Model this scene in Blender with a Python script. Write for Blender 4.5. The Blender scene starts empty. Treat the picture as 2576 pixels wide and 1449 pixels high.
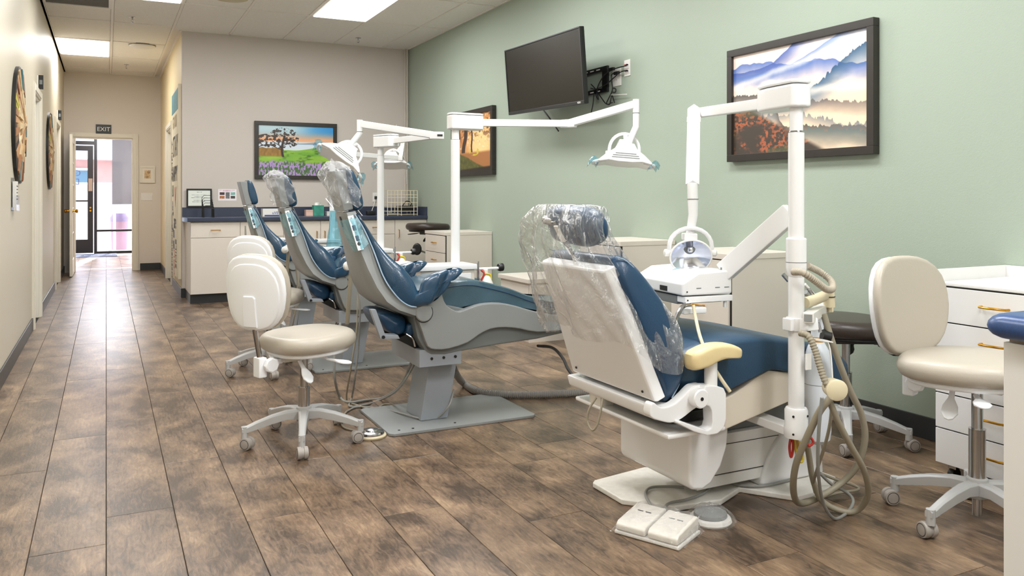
import bpy, bmesh, math, random
import numpy as np
from mathutils import Vector, Matrix
random.seed(7); rng = np.random.default_rng(7)
PI = math.pi
C = bpy.context.scene.collection
SC = bpy.context.scene

# ---------------------------------------------------------------- camera, world, light, exposure
F_, Y0_, A_, CX_, H_ = 2045., 495., .463, 1288., 1.137      # focal length in pixels, horizon row, yaw, centre column, eye height
SA, CA = math.sin(A_), math.cos(A_)
cd = bpy.data.cameras.new('camera'); cam = bpy.data.objects.new('camera', cd); C.objects.link(cam)
cd.sensor_fit = 'HORIZONTAL'; cd.sensor_width = 36; cd.lens = 36*F_/2576
cd.shift_y = -(724.5-Y0_)/2576; cd.clip_start = .05; cd.clip_end = 200
cam.location = (0, 0, H_); cam.rotation_euler = (PI/2, 0, -A_)
SC.camera = cam
SC.view_settings.view_transform = 'Standard'; SC.view_settings.look = 'None'
SC.view_settings.gamma = 1; SC.view_settings.exposure = 0.36; SC.view_settings.use_curve_mapping = False
w = bpy.data.worlds.new('world'); SC.world = w; w.use_nodes = True
wn = w.node_tree; bgn = wn.nodes['Background']
bgn.inputs[0].default_value = (.80, .86, 1, 1); bgn.inputs[1].default_value = 4.0
sun = bpy.data.lights.new('sun', 'SUN'); sun.energy = 7; sun.angle = .02; sun.color = (1, .96, .9)
so = bpy.data.objects.new('sun', sun); C.objects.link(so); so.rotation_euler = (math.radians(-56), 0, math.radians(-8))

l = bpy.data.lights.new('vestibule_fill_light', 'AREA'); l.shape = 'RECTANGLE'; l.size = 1.1; l.size_y = 1.1; l.energy = 190; l.color = (.93, .96, 1)  # unseen lamp added to brighten the lobby floor
lo = bpy.data.objects.new('vestibule_fill_light', l); C.objects.link(lo); lo.location = (.3, 16.4, 2.69)
XL, XG, XC, YB, YD, YS, ZC, YR = -.567, 3.449, .765, 9.86, 13.86, 18.2, 3.013, -2.6
# troffers: (x0, y0) of each 0.61 x 1.22 m ceiling cell; those of the cells out of the frame light the room too
TROFFERS = [(-.553, 10.903), (.057, 7.243), (1.887, 7.243), (.057, 4.8), (1.887, 4.8), (.057, 2.36), (1.887, 2.36), (.057, -.08), (1.887, -.08), (1.887, -2.2)]
for i, (x, y) in enumerate(TROFFERS):
    l = bpy.data.lights.new('troffer_light', 'AREA'); l.shape = 'RECTANGLE'; l.size = .55; l.size_y = 1.14
    l.energy = [22, 20, 27, 22, 32, 22, 34, 26, 36, 36][i]; l.color = (.97, .985, 1)
    lo = bpy.data.objects.new('troffer_light', l); C.objects.link(lo); lo.location = (x+.305, y+.61, ZC-.022)

# ---------------------------------------------------------------- helpers
def ray(px, py):
    u = (px-CX_)/F_; v = (Y0_-py)/F_
    return Vector((SA+u*CA, CA-u*SA, v))
def pX(px, py, x): d = ray(px, py); return d*(x/d.x)+Vector((0, 0, H_))
def pY(px, py, y): d = ray(px, py); return d*(y/d.y)+Vector((0, 0, H_))
def pZ(px, py, z=0): d = ray(px, py); return d*((z-H_)/d.z)+Vector((0, 0, H_))
def pD(px, py, t): return ray(px, py)*t+Vector((0, 0, H_))
def XZ(pts, y):
    r = []
    for p in pts:
        q = pY(p[0], p[1], y); r.append((q.x, q.z))
    return r
def lin(c): return c/12.92 if c <= .04045 else ((c+.055)/1.055)**2.4
def rgb(r, g, b): return (lin(r/255), lin(g/255), lin(b/255), 1)

def mat(name, col, rough=.5, metal=0, var=0, vscale=8, bump=0, bscale=60, coat=0, alpha=None, emit=None, trans=0, spec=.5, stretch=None):
    m = bpy.data.materials.new(name); m.use_nodes = True; nt = m.node_tree; b = nt.nodes['Principled BSDF']
    col = rgb(*col) if max(col) > 1 else tuple(col)+(1,)
    b.inputs['Base Color'].default_value = col; b.inputs['Roughness'].default_value = rough; b.inputs['Metallic'].default_value = metal
    b.inputs['Specular IOR Level'].default_value = spec
    if coat: b.inputs['Coat Weight'].default_value = coat; b.inputs['Coat Roughness'].default_value = .12
    if trans: b.inputs['Transmission Weight'].default_value = trans
    if emit:
        b.inputs['Emission Color'].default_value = rgb(*emit[0]); b.inputs['Emission Strength'].default_value = emit[1]
    if var or bump:
        tc = nt.nodes.new('ShaderNodeTexCoord'); mp = nt.nodes.new('ShaderNodeMapping')
        nt.links.new(tc.outputs['Object'], mp.inputs[0])
        if stretch: mp.inputs['Scale'].default_value = stretch
    if var:
        n = nt.nodes.new('ShaderNodeTexNoise'); n.inputs['Scale'].default_value = vscale; n.inputs['Detail'].default_value = 4
        nt.links.new(mp.outputs[0], n.inputs['Vector'])
        r = nt.nodes.new('ShaderNodeMapRange'); r.inputs['From Min'].default_value = .3; r.inputs['From Max'].default_value = .7
        r.inputs['To Min'].default_value = 1-var; r.inputs['To Max'].default_value = 1+var*.6
        nt.links.new(n.outputs[0], r.inputs['Value'])
        mx = nt.nodes.new('ShaderNodeVectorMath'); mx.operation = 'SCALE'; mx.inputs[0].default_value = col[:3]
        nt.links.new(r.outputs[0], mx.inputs['Scale']); nt.links.new(mx.outputs[0], b.inputs['Base Color'])
    if bump:
        n2 = nt.nodes.new('ShaderNodeTexNoise'); n2.inputs['Scale'].default_value = bscale; n2.inputs['Detail'].default_value = 3
        nt.links.new(mp.outputs[0], n2.inputs['Vector'])
        bp = nt.nodes.new('ShaderNodeBump'); bp.inputs['Strength'].default_value = bump; bp.inputs['Distance'].default_value = .01
        nt.links.new(n2.outputs[0], bp.inputs['Height']); nt.links.new(bp.outputs[0], b.inputs['Normal'])
    return m

def film(name, col=(1, 1, 1), haze=.08, gloss=.25, wr=9, rough=.12, bump=.9, hcol=(.9, .92, .95)):
    """thin clear plastic: see-through, with hazy body and glossy creases"""
    m = bpy.data.materials.new(name); m.use_nodes = True; nt = m.node_tree
    nt.nodes.remove(nt.nodes['Principled BSDF']); out = nt.nodes['Material Output']
    tr = nt.nodes.new('ShaderNodeBsdfTransparent'); tr.inputs[0].default_value = tuple(col)+(1,)
    gl = nt.nodes.new('ShaderNodeBsdfGlossy'); gl.inputs['Roughness'].default_value = rough
    df = nt.nodes.new('ShaderNodeBsdfDiffuse'); df.inputs[0].default_value = tuple(hcol)+(1,)
    tc = nt.nodes.new('ShaderNodeTexCoord'); mp = nt.nodes.new('ShaderNodeMapping'); mp.inputs['Scale'].default_value = (1.6, 1.6, .7)
    n = nt.nodes.new('ShaderNodeTexNoise'); n.inputs['Scale'].default_value = wr; n.inputs['Detail'].default_value = 5; n.inputs['Distortion'].default_value = 1.2
    nt.links.new(tc.outputs['Object'], mp.inputs[0]); nt.links.new(mp.outputs[0], n.inputs['Vector'])
    bp = nt.nodes.new('ShaderNodeBump'); bp.inputs['Strength'].default_value = bump; bp.inputs['Distance'].default_value = .05
    nt.links.new(n.outputs[0], bp.inputs['Height']); nt.links.new(bp.outputs[0], gl.inputs['Normal'])
    lw = nt.nodes.new('ShaderNodeLayerWeight'); lw.inputs[0].default_value = .35
    mr = nt.nodes.new('ShaderNodeMapRange'); mr.inputs['To Min'].default_value = gloss*.35; mr.inputs['To Max'].default_value = min(1, gloss*2.4)
    nt.links.new(lw.outputs['Facing'], mr.inputs['Value'])
    m1 = nt.nodes.new('ShaderNodeMixShader'); m1.inputs[0].default_value = haze
    nt.links.new(tr.outputs[0], m1.inputs[1]); nt.links.new(df.outputs[0], m1.inputs[2])
    m2 = nt.nodes.new('ShaderNodeMixShader'); nt.links.new(mr.outputs[0], m2.inputs[0])
    nt.links.new(m1.outputs[0], m2.inputs[1]); nt.links.new(gl.outputs[0], m2.inputs[2])
    nt.links.new(m2.outputs[0], out.inputs[0])
    return m

ROOTM = {}
def thing(name, label, cat, loc=(0, 0, 0), rz=0, group=None):
    o = bpy.data.objects.new(name, None); C.objects.link(o); o.empty_display_size = .1
    o.location = loc; o.rotation_euler = (0, 0, rz); o['label'] = label; o['category'] = cat
    if group: o['group'] = group
    ROOTM[o.name] = (Matrix.Translation(Vector(loc)) @ Matrix.Rotation(rz, 4, 'Z')).inverted()
    return o
def tag(o, label=None, cat=None, group=None, kind=None):
    if label: o['label'] = label
    if cat: o['category'] = cat
    if group: o['group'] = group
    if kind: o['kind'] = kind
    return o

def crom(pts, n=8, closed=False):
    pts = [Vector(p) for p in pts]
    if len(pts) < 3: return pts
    out = []; N = len(pts)
    rngk = range(N if closed else N-1)
    for i in rngk:
        if closed: p0, p1, p2, p3 = pts[(i-1) % N], pts[i], pts[(i+1) % N], pts[(i+2) % N]
        else:
            p1, p2 = pts[i], pts[i+1]
            p0 = pts[i-1] if i else p1*2-p2
            p3 = pts[i+2] if i+2 < N else p2*2-p1
        for k in range(n):
            t = k/n
            out.append(.5*((2*p1)+(p2-p0)*t+(2*p0-5*p1+4*p2-p3)*t*t+(3*p1-p0-3*p2+p3)*t**3))
    if not closed: out.append(pts[-1])
    return out

class MB:
    def __init__(s): s.v = []; s.f = []
    def add(s, v, f):
        o = len(s.v); s.v += [tuple(p) for p in v]; s.f += [tuple(i+o for i in q) for q in f]; return s
    def box(s, x0, x1, y0, y1, z0, z1, M=None):
        v = [Vector(p) for p in ((x0, y0, z0), (x1, y0, z0), (x1, y1, z0), (x0, y1, z0), (x0, y0, z1), (x1, y0, z1), (x1, y1, z1), (x0, y1, z1))]
        if M: v = [M @ p for p in v]
        return s.add(v, [(3, 2, 1, 0), (4, 5, 6, 7), (0, 1, 5, 4), (1, 2, 6, 5), (2, 3, 7, 6), (3, 0, 4, 7)])
    def bar(s, a, b, w, h, up=(0, 0, 1)):
        """rectangular bar from a to b, width w across, height h along up"""
        a, b = Vector(a), Vector(b); d = (b-a).normalized(); up = Vector(up)
        if abs(d.dot(up)) > .98: up = Vector((0, 1, 0))
        x = d.cross(up).normalized(); u = x.cross(d).normalized()
        v = []
        for p in (a, b):
            for i, j in ((-1, -1), (1, -1), (1, 1), (-1, 1)): v.append(p+x*i*w/2+u*j*h/2)
        return s.add(v, [(0, 1, 2, 3), (7, 6, 5, 4), (0, 4, 5, 1), (1, 5, 6, 2), (2, 6, 7, 3), (3, 7, 4, 0)])
    def prism(s, pts, a0, a1, axis='y', M=None, inset=0):
        """polygon extruded along an axis: 'y' -> pts are (x,z); 'x' -> (y,z); 'z' -> (x,y)"""
        n = len(pts); v = []
        for a in (a0, a1):
            for p in pts:
                q = Vector((p[0], a, p[1])) if axis == 'y' else Vector((a, p[0], p[1])) if axis == 'x' else Vector((p[0], p[1], a))
                v.append(M @ q if M else q)
        ar = sum(pts[i][0]*pts[(i+1) % n][1]-pts[(i+1) % n][0]*pts[i][1] for i in range(n))
        if axis == 'y': ar = -ar
        f = [tuple(range(n))[::-1], tuple(range(n, 2*n))] + [(i, (i+1) % n, n+(i+1) % n, n+i) for i in range(n)]
        if (ar < 0) != (a1 < a0): f = [q[::-1] for q in f]
        return s.add(v, f)
    def tube(s, pts, r, n=10, caps=True, smooth=0, closed=False):
        P = crom(pts, smooth, closed) if smooth else [Vector(p) for p in pts]
        m = len(P); R = r if hasattr(r, '__len__') else None
        t0 = (P[1]-P[0]).normalized(); up = Vector((0, 0, 1)) if abs(t0.z) < .9 else Vector((1, 0, 0))
        nx = t0.cross(up).normalized(); v = []
        for i, p in enumerate(P):
            if closed: t = (P[(i+1) % m]-P[i-1])
            else: t = P[min(i+1, m-1)]-P[max(i-1, 0)]
            t = t.normalized() if t.length > 1e-9 else t0
            nx = (nx-t*nx.dot(t)); nx = nx.normalized() if nx.length > 1e-6 else t.orthogonal().normalized()
            ny = t.cross(nx)
            if R:
                q = i/(m-1)*(len(R)-1); k = min(int(q), len(R)-2); rr = R[k]+(R[k+1]-R[k])*(q-k)
            else: rr = r
            for j in range(n):
                a = 2*PI*j/n; v.append(p+nx*math.cos(a)*rr+ny*math.sin(a)*rr)
        f = []
        for i in range(m if closed else m-1):
            i2 = (i+1) % m
            for j in range(n):
                j2 = (j+1) % n; f.append((i*n+j, i*n+j2, i2*n+j2, i2*n+j))
        if caps and not closed: f += [tuple(range(n))[::-1], tuple(range((m-1)*n, m*n))]
        return s.add(v, f)
    def ribbed(s, pts, r, pitch=.012, n=12, depth=.16):
        P = crom(pts, 24); L = [0]
        for i in range(1, len(P)): L.append(L[-1]+(P[i]-P[i-1]).length)
        cnt = int(L[-1]/pitch*4); Q = []; k = 0
        for i in range(cnt+1):
            t = L[-1]*i/cnt
            while k < len(P)-2 and L[k+1] < t: k += 1
            q = (t-L[k])/max(1e-9, L[k+1]-L[k]); Q.append(P[k].lerp(P[k+1], min(1, q)))
        R = [r*(1-depth*(i % 4 >= 2)) for i in range(cnt+1)]
        return s.tube(Q, R, n)
    def lathe(s, prof, c=(0, 0, 0), n=24, M=None, sx=1, sy=1):
        """profile of (radius, height) revolved about the vertical through c; M turns it"""
        v = []; f = []; m = len(prof); c = Vector(c)
        for r, z in prof:
            for j in range(n):
                a = 2*PI*j/n; p = Vector((r*math.cos(a)*sx, r*math.sin(a)*sy, z)); v.append((M @ p if M else p)+c)
        for i in range(m-1):
            for j in range(n):
                j2 = (j+1) % n; f.append((i*n+j, i*n+j2, (i+1)*n+j2, (i+1)*n+j))
        f += [tuple(range(n))[::-1], tuple(range((m-1)*n, m*n))]
        return s.add(v, f)
    def loft(s, rings, cap=True):
        n = len(rings[0]); v = [p for r in rings for p in r]; f = []
        for i in range(len(rings)-1):
            for j in range(n):
                j2 = (j+1) % n; f.append((i*n+j, i*n+j2, (i+1)*n+j2, (i+1)*n+j))
        if cap: f += [tuple(range(n))[::-1], tuple(range((len(rings)-1)*n, len(rings)*n))]
        return s.add(v, f)
    def slab(s, pts, z0, z1, r, M, dome=0, domeb=0, seg=5, edge=None):
        """rounded pad: 2D outline pts (x,y) from z0 to z1, edges rounded by r, domed; M places it"""
        cx = sum(p[0] for p in pts)/len(pts); cy = sum(p[1] for p in pts)/len(pts)
        R = sum(math.hypot(p[0]-cx, p[1]-cy) for p in pts)/len(pts)
        rings = []
        def ring(k, z): rings.append([M @ Vector((cx+(p[0]-cx)*k, cy+(p[1]-cy)*k, z)) for p in pts])
        r = min(r, (z1-z0)/2)
        for q in (.15, .45, .75): ring(q*(1-r/R), z0-domeb*(1-q*q))
        for i in range(seg+1):
            a = PI/2*i/seg; ring(1-r/R*(1-math.sin(a)), z0+r*(1-math.cos(a)))
        for i in range(seg+1):
            a = PI/2*i/seg; ring(1-r/R*(1-math.cos(a)), z1-r*(1-math.sin(a)))
        for q in (.75, .45, .15): ring(q*(1-r/R), z1+dome*(1-q*q))
        return s.loft(rings)
    def sheet(s, fn, nu, nv):
        v = [fn(i/nu, j/nv) for i in range(nu+1) for j in range(nv+1)]
        return s.add(v, [(i*(nv+1)+j, i*(nv+1)+j+1, (i+1)*(nv+1)+j+1, (i+1)*(nv+1)+j) for i in range(nu) for j in range(nv)])
    def build(s, name, m, parent=None, bevel=0, smooth=True, seg=2, ang=35, label=None, fix=True):
        me = bpy.data.meshes.new(name)
        off = Vector((0, 0, 0))
        if parent is None and s.v:
            xs = [p[0] for p in s.v]; ys = [p[1] for p in s.v]; zs = [p[2] for p in s.v]
            off = Vector(((min(xs)+max(xs))/2, (min(ys)+max(ys))/2, min(zs)))
        me.from_pydata([Vector(p)-off for p in s.v], [], s.f)
        if bevel or fix:
            bm = bmesh.new(); bm.from_mesh(me)
            if bevel:
                bm.normal_update()
                E = [e for e in bm.edges if len(e.link_faces) == 2 and e.calc_face_angle(0) > math.radians(28)]
                bmesh.ops.bevel(bm, geom=E, offset=bevel, segments=seg, profile=.5, affect='EDGES', clamp_overlap=True)
            if fix: bmesh.ops.recalc_face_normals(bm, faces=bm.faces)
            bm.to_mesh(me); bm.free()
        if smooth:
            me.polygons.foreach_set('use_smooth', [True]*len(me.polygons)); me.set_sharp_from_angle(angle=math.radians(ang))
        if m: me.materials.append(m)
        o = bpy.data.objects.new(name, me); C.objects.link(o); o.location = off
        if bevel and smooth: wm = o.modifiers.new('wn', 'WEIGHTED_NORMAL'); wm.keep_sharp = True
        if parent is not None:
            o.parent = parent
            if parent.name in ROOTM: o.matrix_parent_inverse = ROOTM[parent.name]
        if label: o['label'] = label
        return o

def copy_tree(o, parent=None):
    c = o.copy(); C.objects.link(c)
    if parent is not None: c.parent = parent; c.matrix_parent_inverse = o.matrix_parent_inverse.copy()
    for ch in list(o.children): copy_tree(ch, c)
    return c
def frameM(o, x, y, z=None):
    x = Vector(x).normalized(); y = Vector(y); y = (y-x*y.dot(x)).normalized(); z = x.cross(y)
    return Matrix(((x.x, y.x, z.x, o[0]), (x.y, y.y, z.y, o[1]), (x.z, y.z, z.z, o[2]), (0, 0, 0, 1)))
def text(name, body, size, M, m, parent, ext=.0008, align='CENTER', sx=1, label=None):
    cu = bpy.data.curves.new(name, 'FONT'); cu.body = body; cu.size = size; cu.extrude = ext; cu.align_x = align; cu.align_y = 'CENTER'; cu.resolution_u = 2
    ob = bpy.data.objects.new(name, cu); C.objects.link(ob)
    dg = bpy.context.evaluated_depsgraph_get(); dg.update()
    me = bpy.data.meshes.new_from_object(ob.evaluated_get(dg)); bpy.data.objects.remove(ob)
    me.transform(M @ Matrix.Diagonal((sx, 1, 1, 1))); me.materials.clear(); me.materials.append(m); me.name = name
    o = bpy.data.objects.new(name, me); C.objects.link(o)
    if parent is not None:
        o.parent = parent
        if parent.name in ROOTM: o.matrix_parent_inverse = ROOTM[parent.name]
    if label: o['label'] = label
    return o
def painted(name, o, u, v, nx, ny, fn, parent, rough=.35):
    """flat print: dense sheet whose colours are worked out by fn(U,V), U right, V up, 0..1"""
    U, V = np.meshgrid((np.arange(nx)+.5)/nx, (np.arange(ny)+.5)/ny)
    col = np.clip(fn(U, V), 0, 1); col = np.where(col <= .04045, col/12.92, ((col+.055)/1.055)**2.4)
    o, u, v = Vector(o), Vector(u), Vector(v)
    gx, gy = np.meshgrid(np.arange(nx+1)/nx, np.arange(ny+1)/ny)
    P = np.array(o)[None, :]+gx.reshape(-1, 1)*np.array(u)+gy.reshape(-1, 1)*np.array(v)
    idx = (np.arange(ny)[:, None]*(nx+1)+np.arange(nx)[None, :]).reshape(-1)
    faces = np.stack([idx, idx+1, idx+nx+2, idx+nx+1], 1)
    me = bpy.data.meshes.new(name); me.vertices.add(len(P)); me.vertices.foreach_set('co', P.reshape(-1).astype(np.float32))
    me.loops.add(len(faces)*4); me.loops.foreach_set('vertex_index', faces.reshape(-1).astype(np.int32))
    me.polygons.add(len(faces)); me.polygons.foreach_set('loop_start', (np.arange(len(faces))*4).astype(np.int32))
    me.update(calc_edges=True)
    a = me.color_attributes.new('Col', 'FLOAT_COLOR', 'CORNER')
    cc = np.concatenate([col.reshape(-1, 3), np.ones((nx*ny, 1))], 1); a.data.foreach_set('color', np.repeat(cc, 4, 0).reshape(-1).astype(np.float32))
    if 'print' not in bpy.data.materials:
        m = mat('print', (1, 1, 1), rough); at = m.node_tree.nodes.new('ShaderNodeVertexColor'); at.layer_name = 'Col'
        m.node_tree.links.new(at.outputs[0], m.node_tree.nodes['Principled BSDF'].inputs['Base Color'])
    me.materials.append(bpy.data.materials['print'])
    ob = bpy.data.objects.new(name, me); C.objects.link(ob); ob.parent = parent
    if parent.name in ROOTM: ob.matrix_parent_inverse = ROOTM[parent.name]
    return ob

# value noise for the prints
def vnoise(U, V, sx, sy, seed=0, oct=4):
    r = np.zeros_like(U); amp = 1; tot = 0
    for k in range(oct):
        g = np.random.default_rng(seed+k).random((64, 64)); x = U*sx*2**k; y = V*sy*2**k
        xi = np.floor(x).astype(int); yi = np.floor(y).astype(int); fx = x-xi; fy = y-yi; fx = fx*fx*(3-2*fx); fy = fy*fy*(3-2*fy)
        a = g[yi % 64, xi % 64]; b = g[yi % 64, (xi+1) % 64]; c = g[(yi+1) % 64, xi % 64]; d = g[(yi+1) % 64, (xi+1) % 64]
        r += amp*((a*(1-fx)+b*fx)*(1-fy)+(c*(1-fx)+d*fx)*fy); tot += amp; amp *= .5
    return r/tot
def c3(r, g, b): return np.array([r, g, b])/255.
def mixc(A, B, t): return A*(1-t[..., None])+B*t[..., None]
def sst(a, b, x): t = np.clip((x-a)/(b-a), 0, 1); return t*t*(3-2*t)

# ---------------------------------------------------------------- materials
M_green = mat('sage_paint', (160, 172, 158), .55, bump=.08, bscale=160, spec=.3)
M_cream = mat('cream_paint', (206, 198, 180), .42, bump=.08, bscale=160)
M_back = mat('greige_paint', (202, 194, 187), .6, bump=.08, bscale=160, spec=.3)
M_hall = mat('sand_paint', (222, 213, 203), .55, bump=.08, bscale=160)
M_warmlit = mat('warm_lit_paint', (224, 206, 168), .5, bump=.08, bscale=160)  # yellow light on the corridor wall is put into this colour
M_white = mat('white_trim', (228, 222, 208), .35)
M_base = mat('dark_rubber_base', (48, 50, 52), .38)
M_tile = mat('ceiling_tile', (240, 236, 231), .8, bump=.5, bscale=90, var=.03, vscale=30)
M_grid = mat('ceiling_grid', (236, 230, 224), .5)
M_em = mat('diffuser', (255, 255, 250), .5, emit=((255, 250, 240), 3.2))
M_lam = mat('almond_laminate', (216, 208, 198), .4)
M_lamw = mat('white_laminate', (226, 225, 224), .38)
M_gap = mat('shadow_gap', (30, 26, 22), .8)
M_brass = mat('brass', (205, 150, 50), .22, 1)
M_steel = mat('chrome', (190, 190, 192), .15, 1)
M_blk = mat('black_plastic', (22, 22, 23), .4)
M_blkm = mat('black_frame', (42, 37, 33), .35, var=.1, vscale=20)
M_counter = mat('blue_laminate', (52, 60, 80), .3, var=.12, vscale=220)
M_counter2 = mat('deep_blue_laminate', (42, 72, 122), .32, var=.2, vscale=260)
M_wht = mat('white_enamel', (235, 235, 236), .25, coat=.3)
M_whtp = mat('white_plastic', (232, 230, 226), .35)
M_grey = mat('grey_enamel', (138, 141, 141), .36, var=.03, vscale=5)
M_grey2 = mat('dark_grey_enamel', (114, 118, 118), .4)
M_greyb = mat('blue_grey_metal', (150, 156, 164), .32, var=.05, vscale=4)
M_leather = mat('blue_leather', (25, 64, 92), .24, var=.18, vscale=5, bump=.12, bscale=220, coat=.5)
M_leath2 = mat('navy_leather', (24, 62, 94), .38, var=.12, vscale=4, bump=.1, bscale=200, coat=.1)
M_worn = mat('worn_leather', (66, 92, 106), .25, var=.35, vscale=4, bump=.1, bscale=200, coat=.3)
M_thread = mat('light_thread', (150, 170, 190), .6)
M_vinyl = mat('bone_vinyl', (184, 176, 163), .38, bump=.05, bscale=150)
M_shellw = mat('white_shell', (244, 246, 250), .3)
M_castg = mat('silver_nylon', (182, 182, 182), .35)
M_wheel = mat('grey_wheel', (165, 158, 152), .5)
M_brown = mat('espresso_vinyl', (54, 45, 40), .35, bump=.06, bscale=120)
M_hose = mat('beige_hose', (150, 142, 124), .5)
M_hoseg = mat('grey_hose', (142, 142, 138), .5)
M_cream2 = mat('aged_cream_plastic', (220, 208, 176), .4)
M_yel = mat('ivory_vinyl', (218, 198, 150), .4, var=.08, vscale=12)
M_film = film('clear_film', (1, 1, 1), .07, .30, 14, .08, 1.0); M_filmb = film('blue_film', (.55, .80, .88), .22, .18, hcol=(.30, .62, .72))
M_filmh = film('head_film', (.97, .98, 1), .12, .24, 26, .12, 1.0)
M_glass = film('window_glass', (.97, .98, 1), .0, .09, 1, .02, 0)
M_refl = mat('reflector', (215, 220, 235), .12, .9)

def plank_material():
    m = bpy.data.materials.new('mottled_oak_vinyl'); m.use_nodes = True; nt = m.node_tree; b = nt.nodes['Principled BSDF']
    N = nt.nodes.new; L = nt.links.new
    geo = N('ShaderNodeNewGeometry'); oi = N('ShaderNodeObjectInfo')
    add = N('ShaderNodeVectorMath'); add.operation = 'MULTIPLY_ADD'
    cmb = N('ShaderNodeCombineXYZ'); L(oi.outputs['Random'], cmb.inputs[0]); L(oi.outputs['Random'], cmb.inputs[1])
    add.inputs[1].default_value = (37, 53, 0); L(cmb.outputs[0], add.inputs[0]); L(geo.outputs['Position'], add.inputs[2])
    mp = N('ShaderNodeMapping'); mp.inputs['Scale'].default_value = (14, 4.5, 1); L(add.outputs[0], mp.inputs[0])
    gr = N('ShaderNodeTexNoise'); gr.inputs['Scale'].default_value = 2.6; gr.inputs['Detail'].default_value = 9; gr.inputs['Roughness'].default_value = .66; gr.inputs['Distortion'].default_value = 1.6
    L(mp.outputs[0], gr.inputs['Vector'])
    mp2 = N('ShaderNodeMapping'); mp2.inputs['Scale'].default_value = (2.6, 1.6, 1); L(add.outputs[0], mp2.inputs[0])
    bl = N('ShaderNodeTexNoise'); bl.inputs['Scale'].default_value = 2.2; bl.inputs['Detail'].default_value = 5; bl.inputs['Distortion'].default_value = .5; L(mp2.outputs[0], bl.inputs['Vector'])
    mp3 = N('ShaderNodeMapping'); mp3.inputs['Scale'].default_value = (60, 5, 1); L(add.outputs[0], mp3.inputs[0])
    sc = N('ShaderNodeTexNoise'); sc.inputs['Scale'].default_value = 2; sc.inputs['Detail'].default_value = 3; L(mp3.outputs[0], sc.inputs['Vector'])
    r1 = N('ShaderNodeValToRGB'); e = r1.color_ramp.elements; e[0].position = .34; e[0].color = rgb(72, 58, 46); e[1].position = .67; e[1].color = rgb(172, 146, 116)
    k = e.new(.5); k.color = rgb(128, 105, 84)
    mixv = N('ShaderNodeMath'); mixv.operation = 'MULTIPLY_ADD'; L(gr.outputs[0], mixv.inputs[0]); mixv.inputs[1].default_value = .42
    s2 = N('ShaderNodeMath'); s2.operation = 'MULTIPLY_ADD'; L(bl.outputs[0], s2.inputs[0]); s2.inputs[1].default_value = .62; s2.inputs[2].default_value = -.12
    s3 = N('ShaderNodeMath'); s3.operation = 'MULTIPLY_ADD'; L(sc.outputs[0], s3.inputs[0]); s3.inputs[1].default_value = .18; L(s2.outputs[0], s3.inputs[2])
    L(s3.outputs[0], mixv.inputs[2]); 
    s4 = N('ShaderNodeMath'); s4.operation = 'MULTIPLY_ADD'; L(oi.outputs['Random'], s4.inputs[0]); s4.inputs[1].default_value = .035; L(mixv.outputs[0], s4.inputs[2])
    s5 = N('ShaderNodeMath'); s5.operation = 'ADD'; L(s4.outputs[0], s5.inputs[0]); s5.inputs[1].default_value = -.07
    L(s5.outputs[0], r1.inputs[0]); L(r1.outputs[0], b.inputs['Base Color'])
    rr = N('ShaderNodeMapRange'); rr.inputs['To Min'].default_value = .25; rr.inputs['To Max'].default_value = .36; L(gr.outputs[0], rr.inputs['Value']); L(rr.outputs[0], b.inputs['Roughness'])
    bp = N('ShaderNodeBump'); bp.inputs['Strength'].default_value = .22; bp.inputs['Distance'].default_value = .004; L(gr.outputs[0], bp.inputs['Height']); L(bp.outputs[0], b.inputs['Normal'])
    b.inputs['Specular IOR Level'].default_value = .55
    return m
M_plank = plank_material()

# ---------------------------------------------------------------- the room
def struct(mb, name, m, **k):
    o = mb.build(name, m, None, **k); o['kind'] = 'structure'; return o
fl = struct(MB().box(-3.2, 5.2, YR-.1, YS, -.12, -.004), 'floor', M_gap, smooth=False)
ROOTM[fl.name] = Matrix.Translation(fl.location).inverted()
PW, PLN = .2207, 1.37
def plank_mesh(L, W):
    g = .0012; b = .0012; x, y = W/2-g, L/2-g
    v = [(-x, -y, -.004), (x, -y, -.004), (x, y, -.004), (-x, y, -.004), (-x, -y, -b), (x, -y, -b), (x, y, -b), (-x, y, -b), (-x+b, -y+b, 0), (x-b, -y+b, 0), (x-b, y-b, 0), (-x+b, y-b, 0)]
    f = [(0, 1, 5, 4), (1, 2, 6, 5), (2, 3, 7, 6), (3, 0, 4, 7), (4, 5, 9, 8), (5, 6, 10, 9), (6, 7, 11, 10), (7, 4, 8, 11), (8, 9, 10, 11)]
    me = bpy.data.meshes.new('plank'); me.from_pydata(v, [], f); me.materials.append(M_plank); return me
PM = {}
def plank(x0, x1, y0, y1):
    L, W = round(y1-y0, 3), round(x1-x0, 3)
    if L < .03 or W < .02: return
    if (L, W) not in PM: PM[(L, W)] = plank_mesh(L, W)
    o = bpy.data.objects.new('plank', PM[(L, W)]); C.objects.link(o); o.parent = fl; o.matrix_parent_inverse = ROOTM[fl.name]
    o.location = ((x0+x1)/2, (y0+y1)/2, 0)
STG = [.55, 1.02, .22, .80, .05, .62, 1.15, .35]
def lay(xa, xb, ya, yb):
    i0 = math.floor(xa/PW+1e-6); i1 = math.ceil(xb/PW-1e-6)
    for i in range(i0, i1):
        x0, x1 = max(xa, i*PW), min(xb, (i+1)*PW)
        st = {0: .48, -1: .235}.get(i, STG[i % 8])          # the two columns measured in the photograph, then a repeating stagger
        y = st-PLN*4
        while y < yb:
            a, b = max(ya, y), min(yb, y+PLN)
            if b-a > .03: plank(x0, x1, a, b)
            y += PLN
lay(XL, XG, 1.2, YB); lay(XL, XC, YB, YD+.12); lay(-1.03, 1.62, YD+.12, YS)
o = MB().box(XL, XG, YR, 1.2, -.004, 0).build('rear_flooring', M_plank, fl, smooth=False); o['kind'] = 'stuff'

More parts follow.
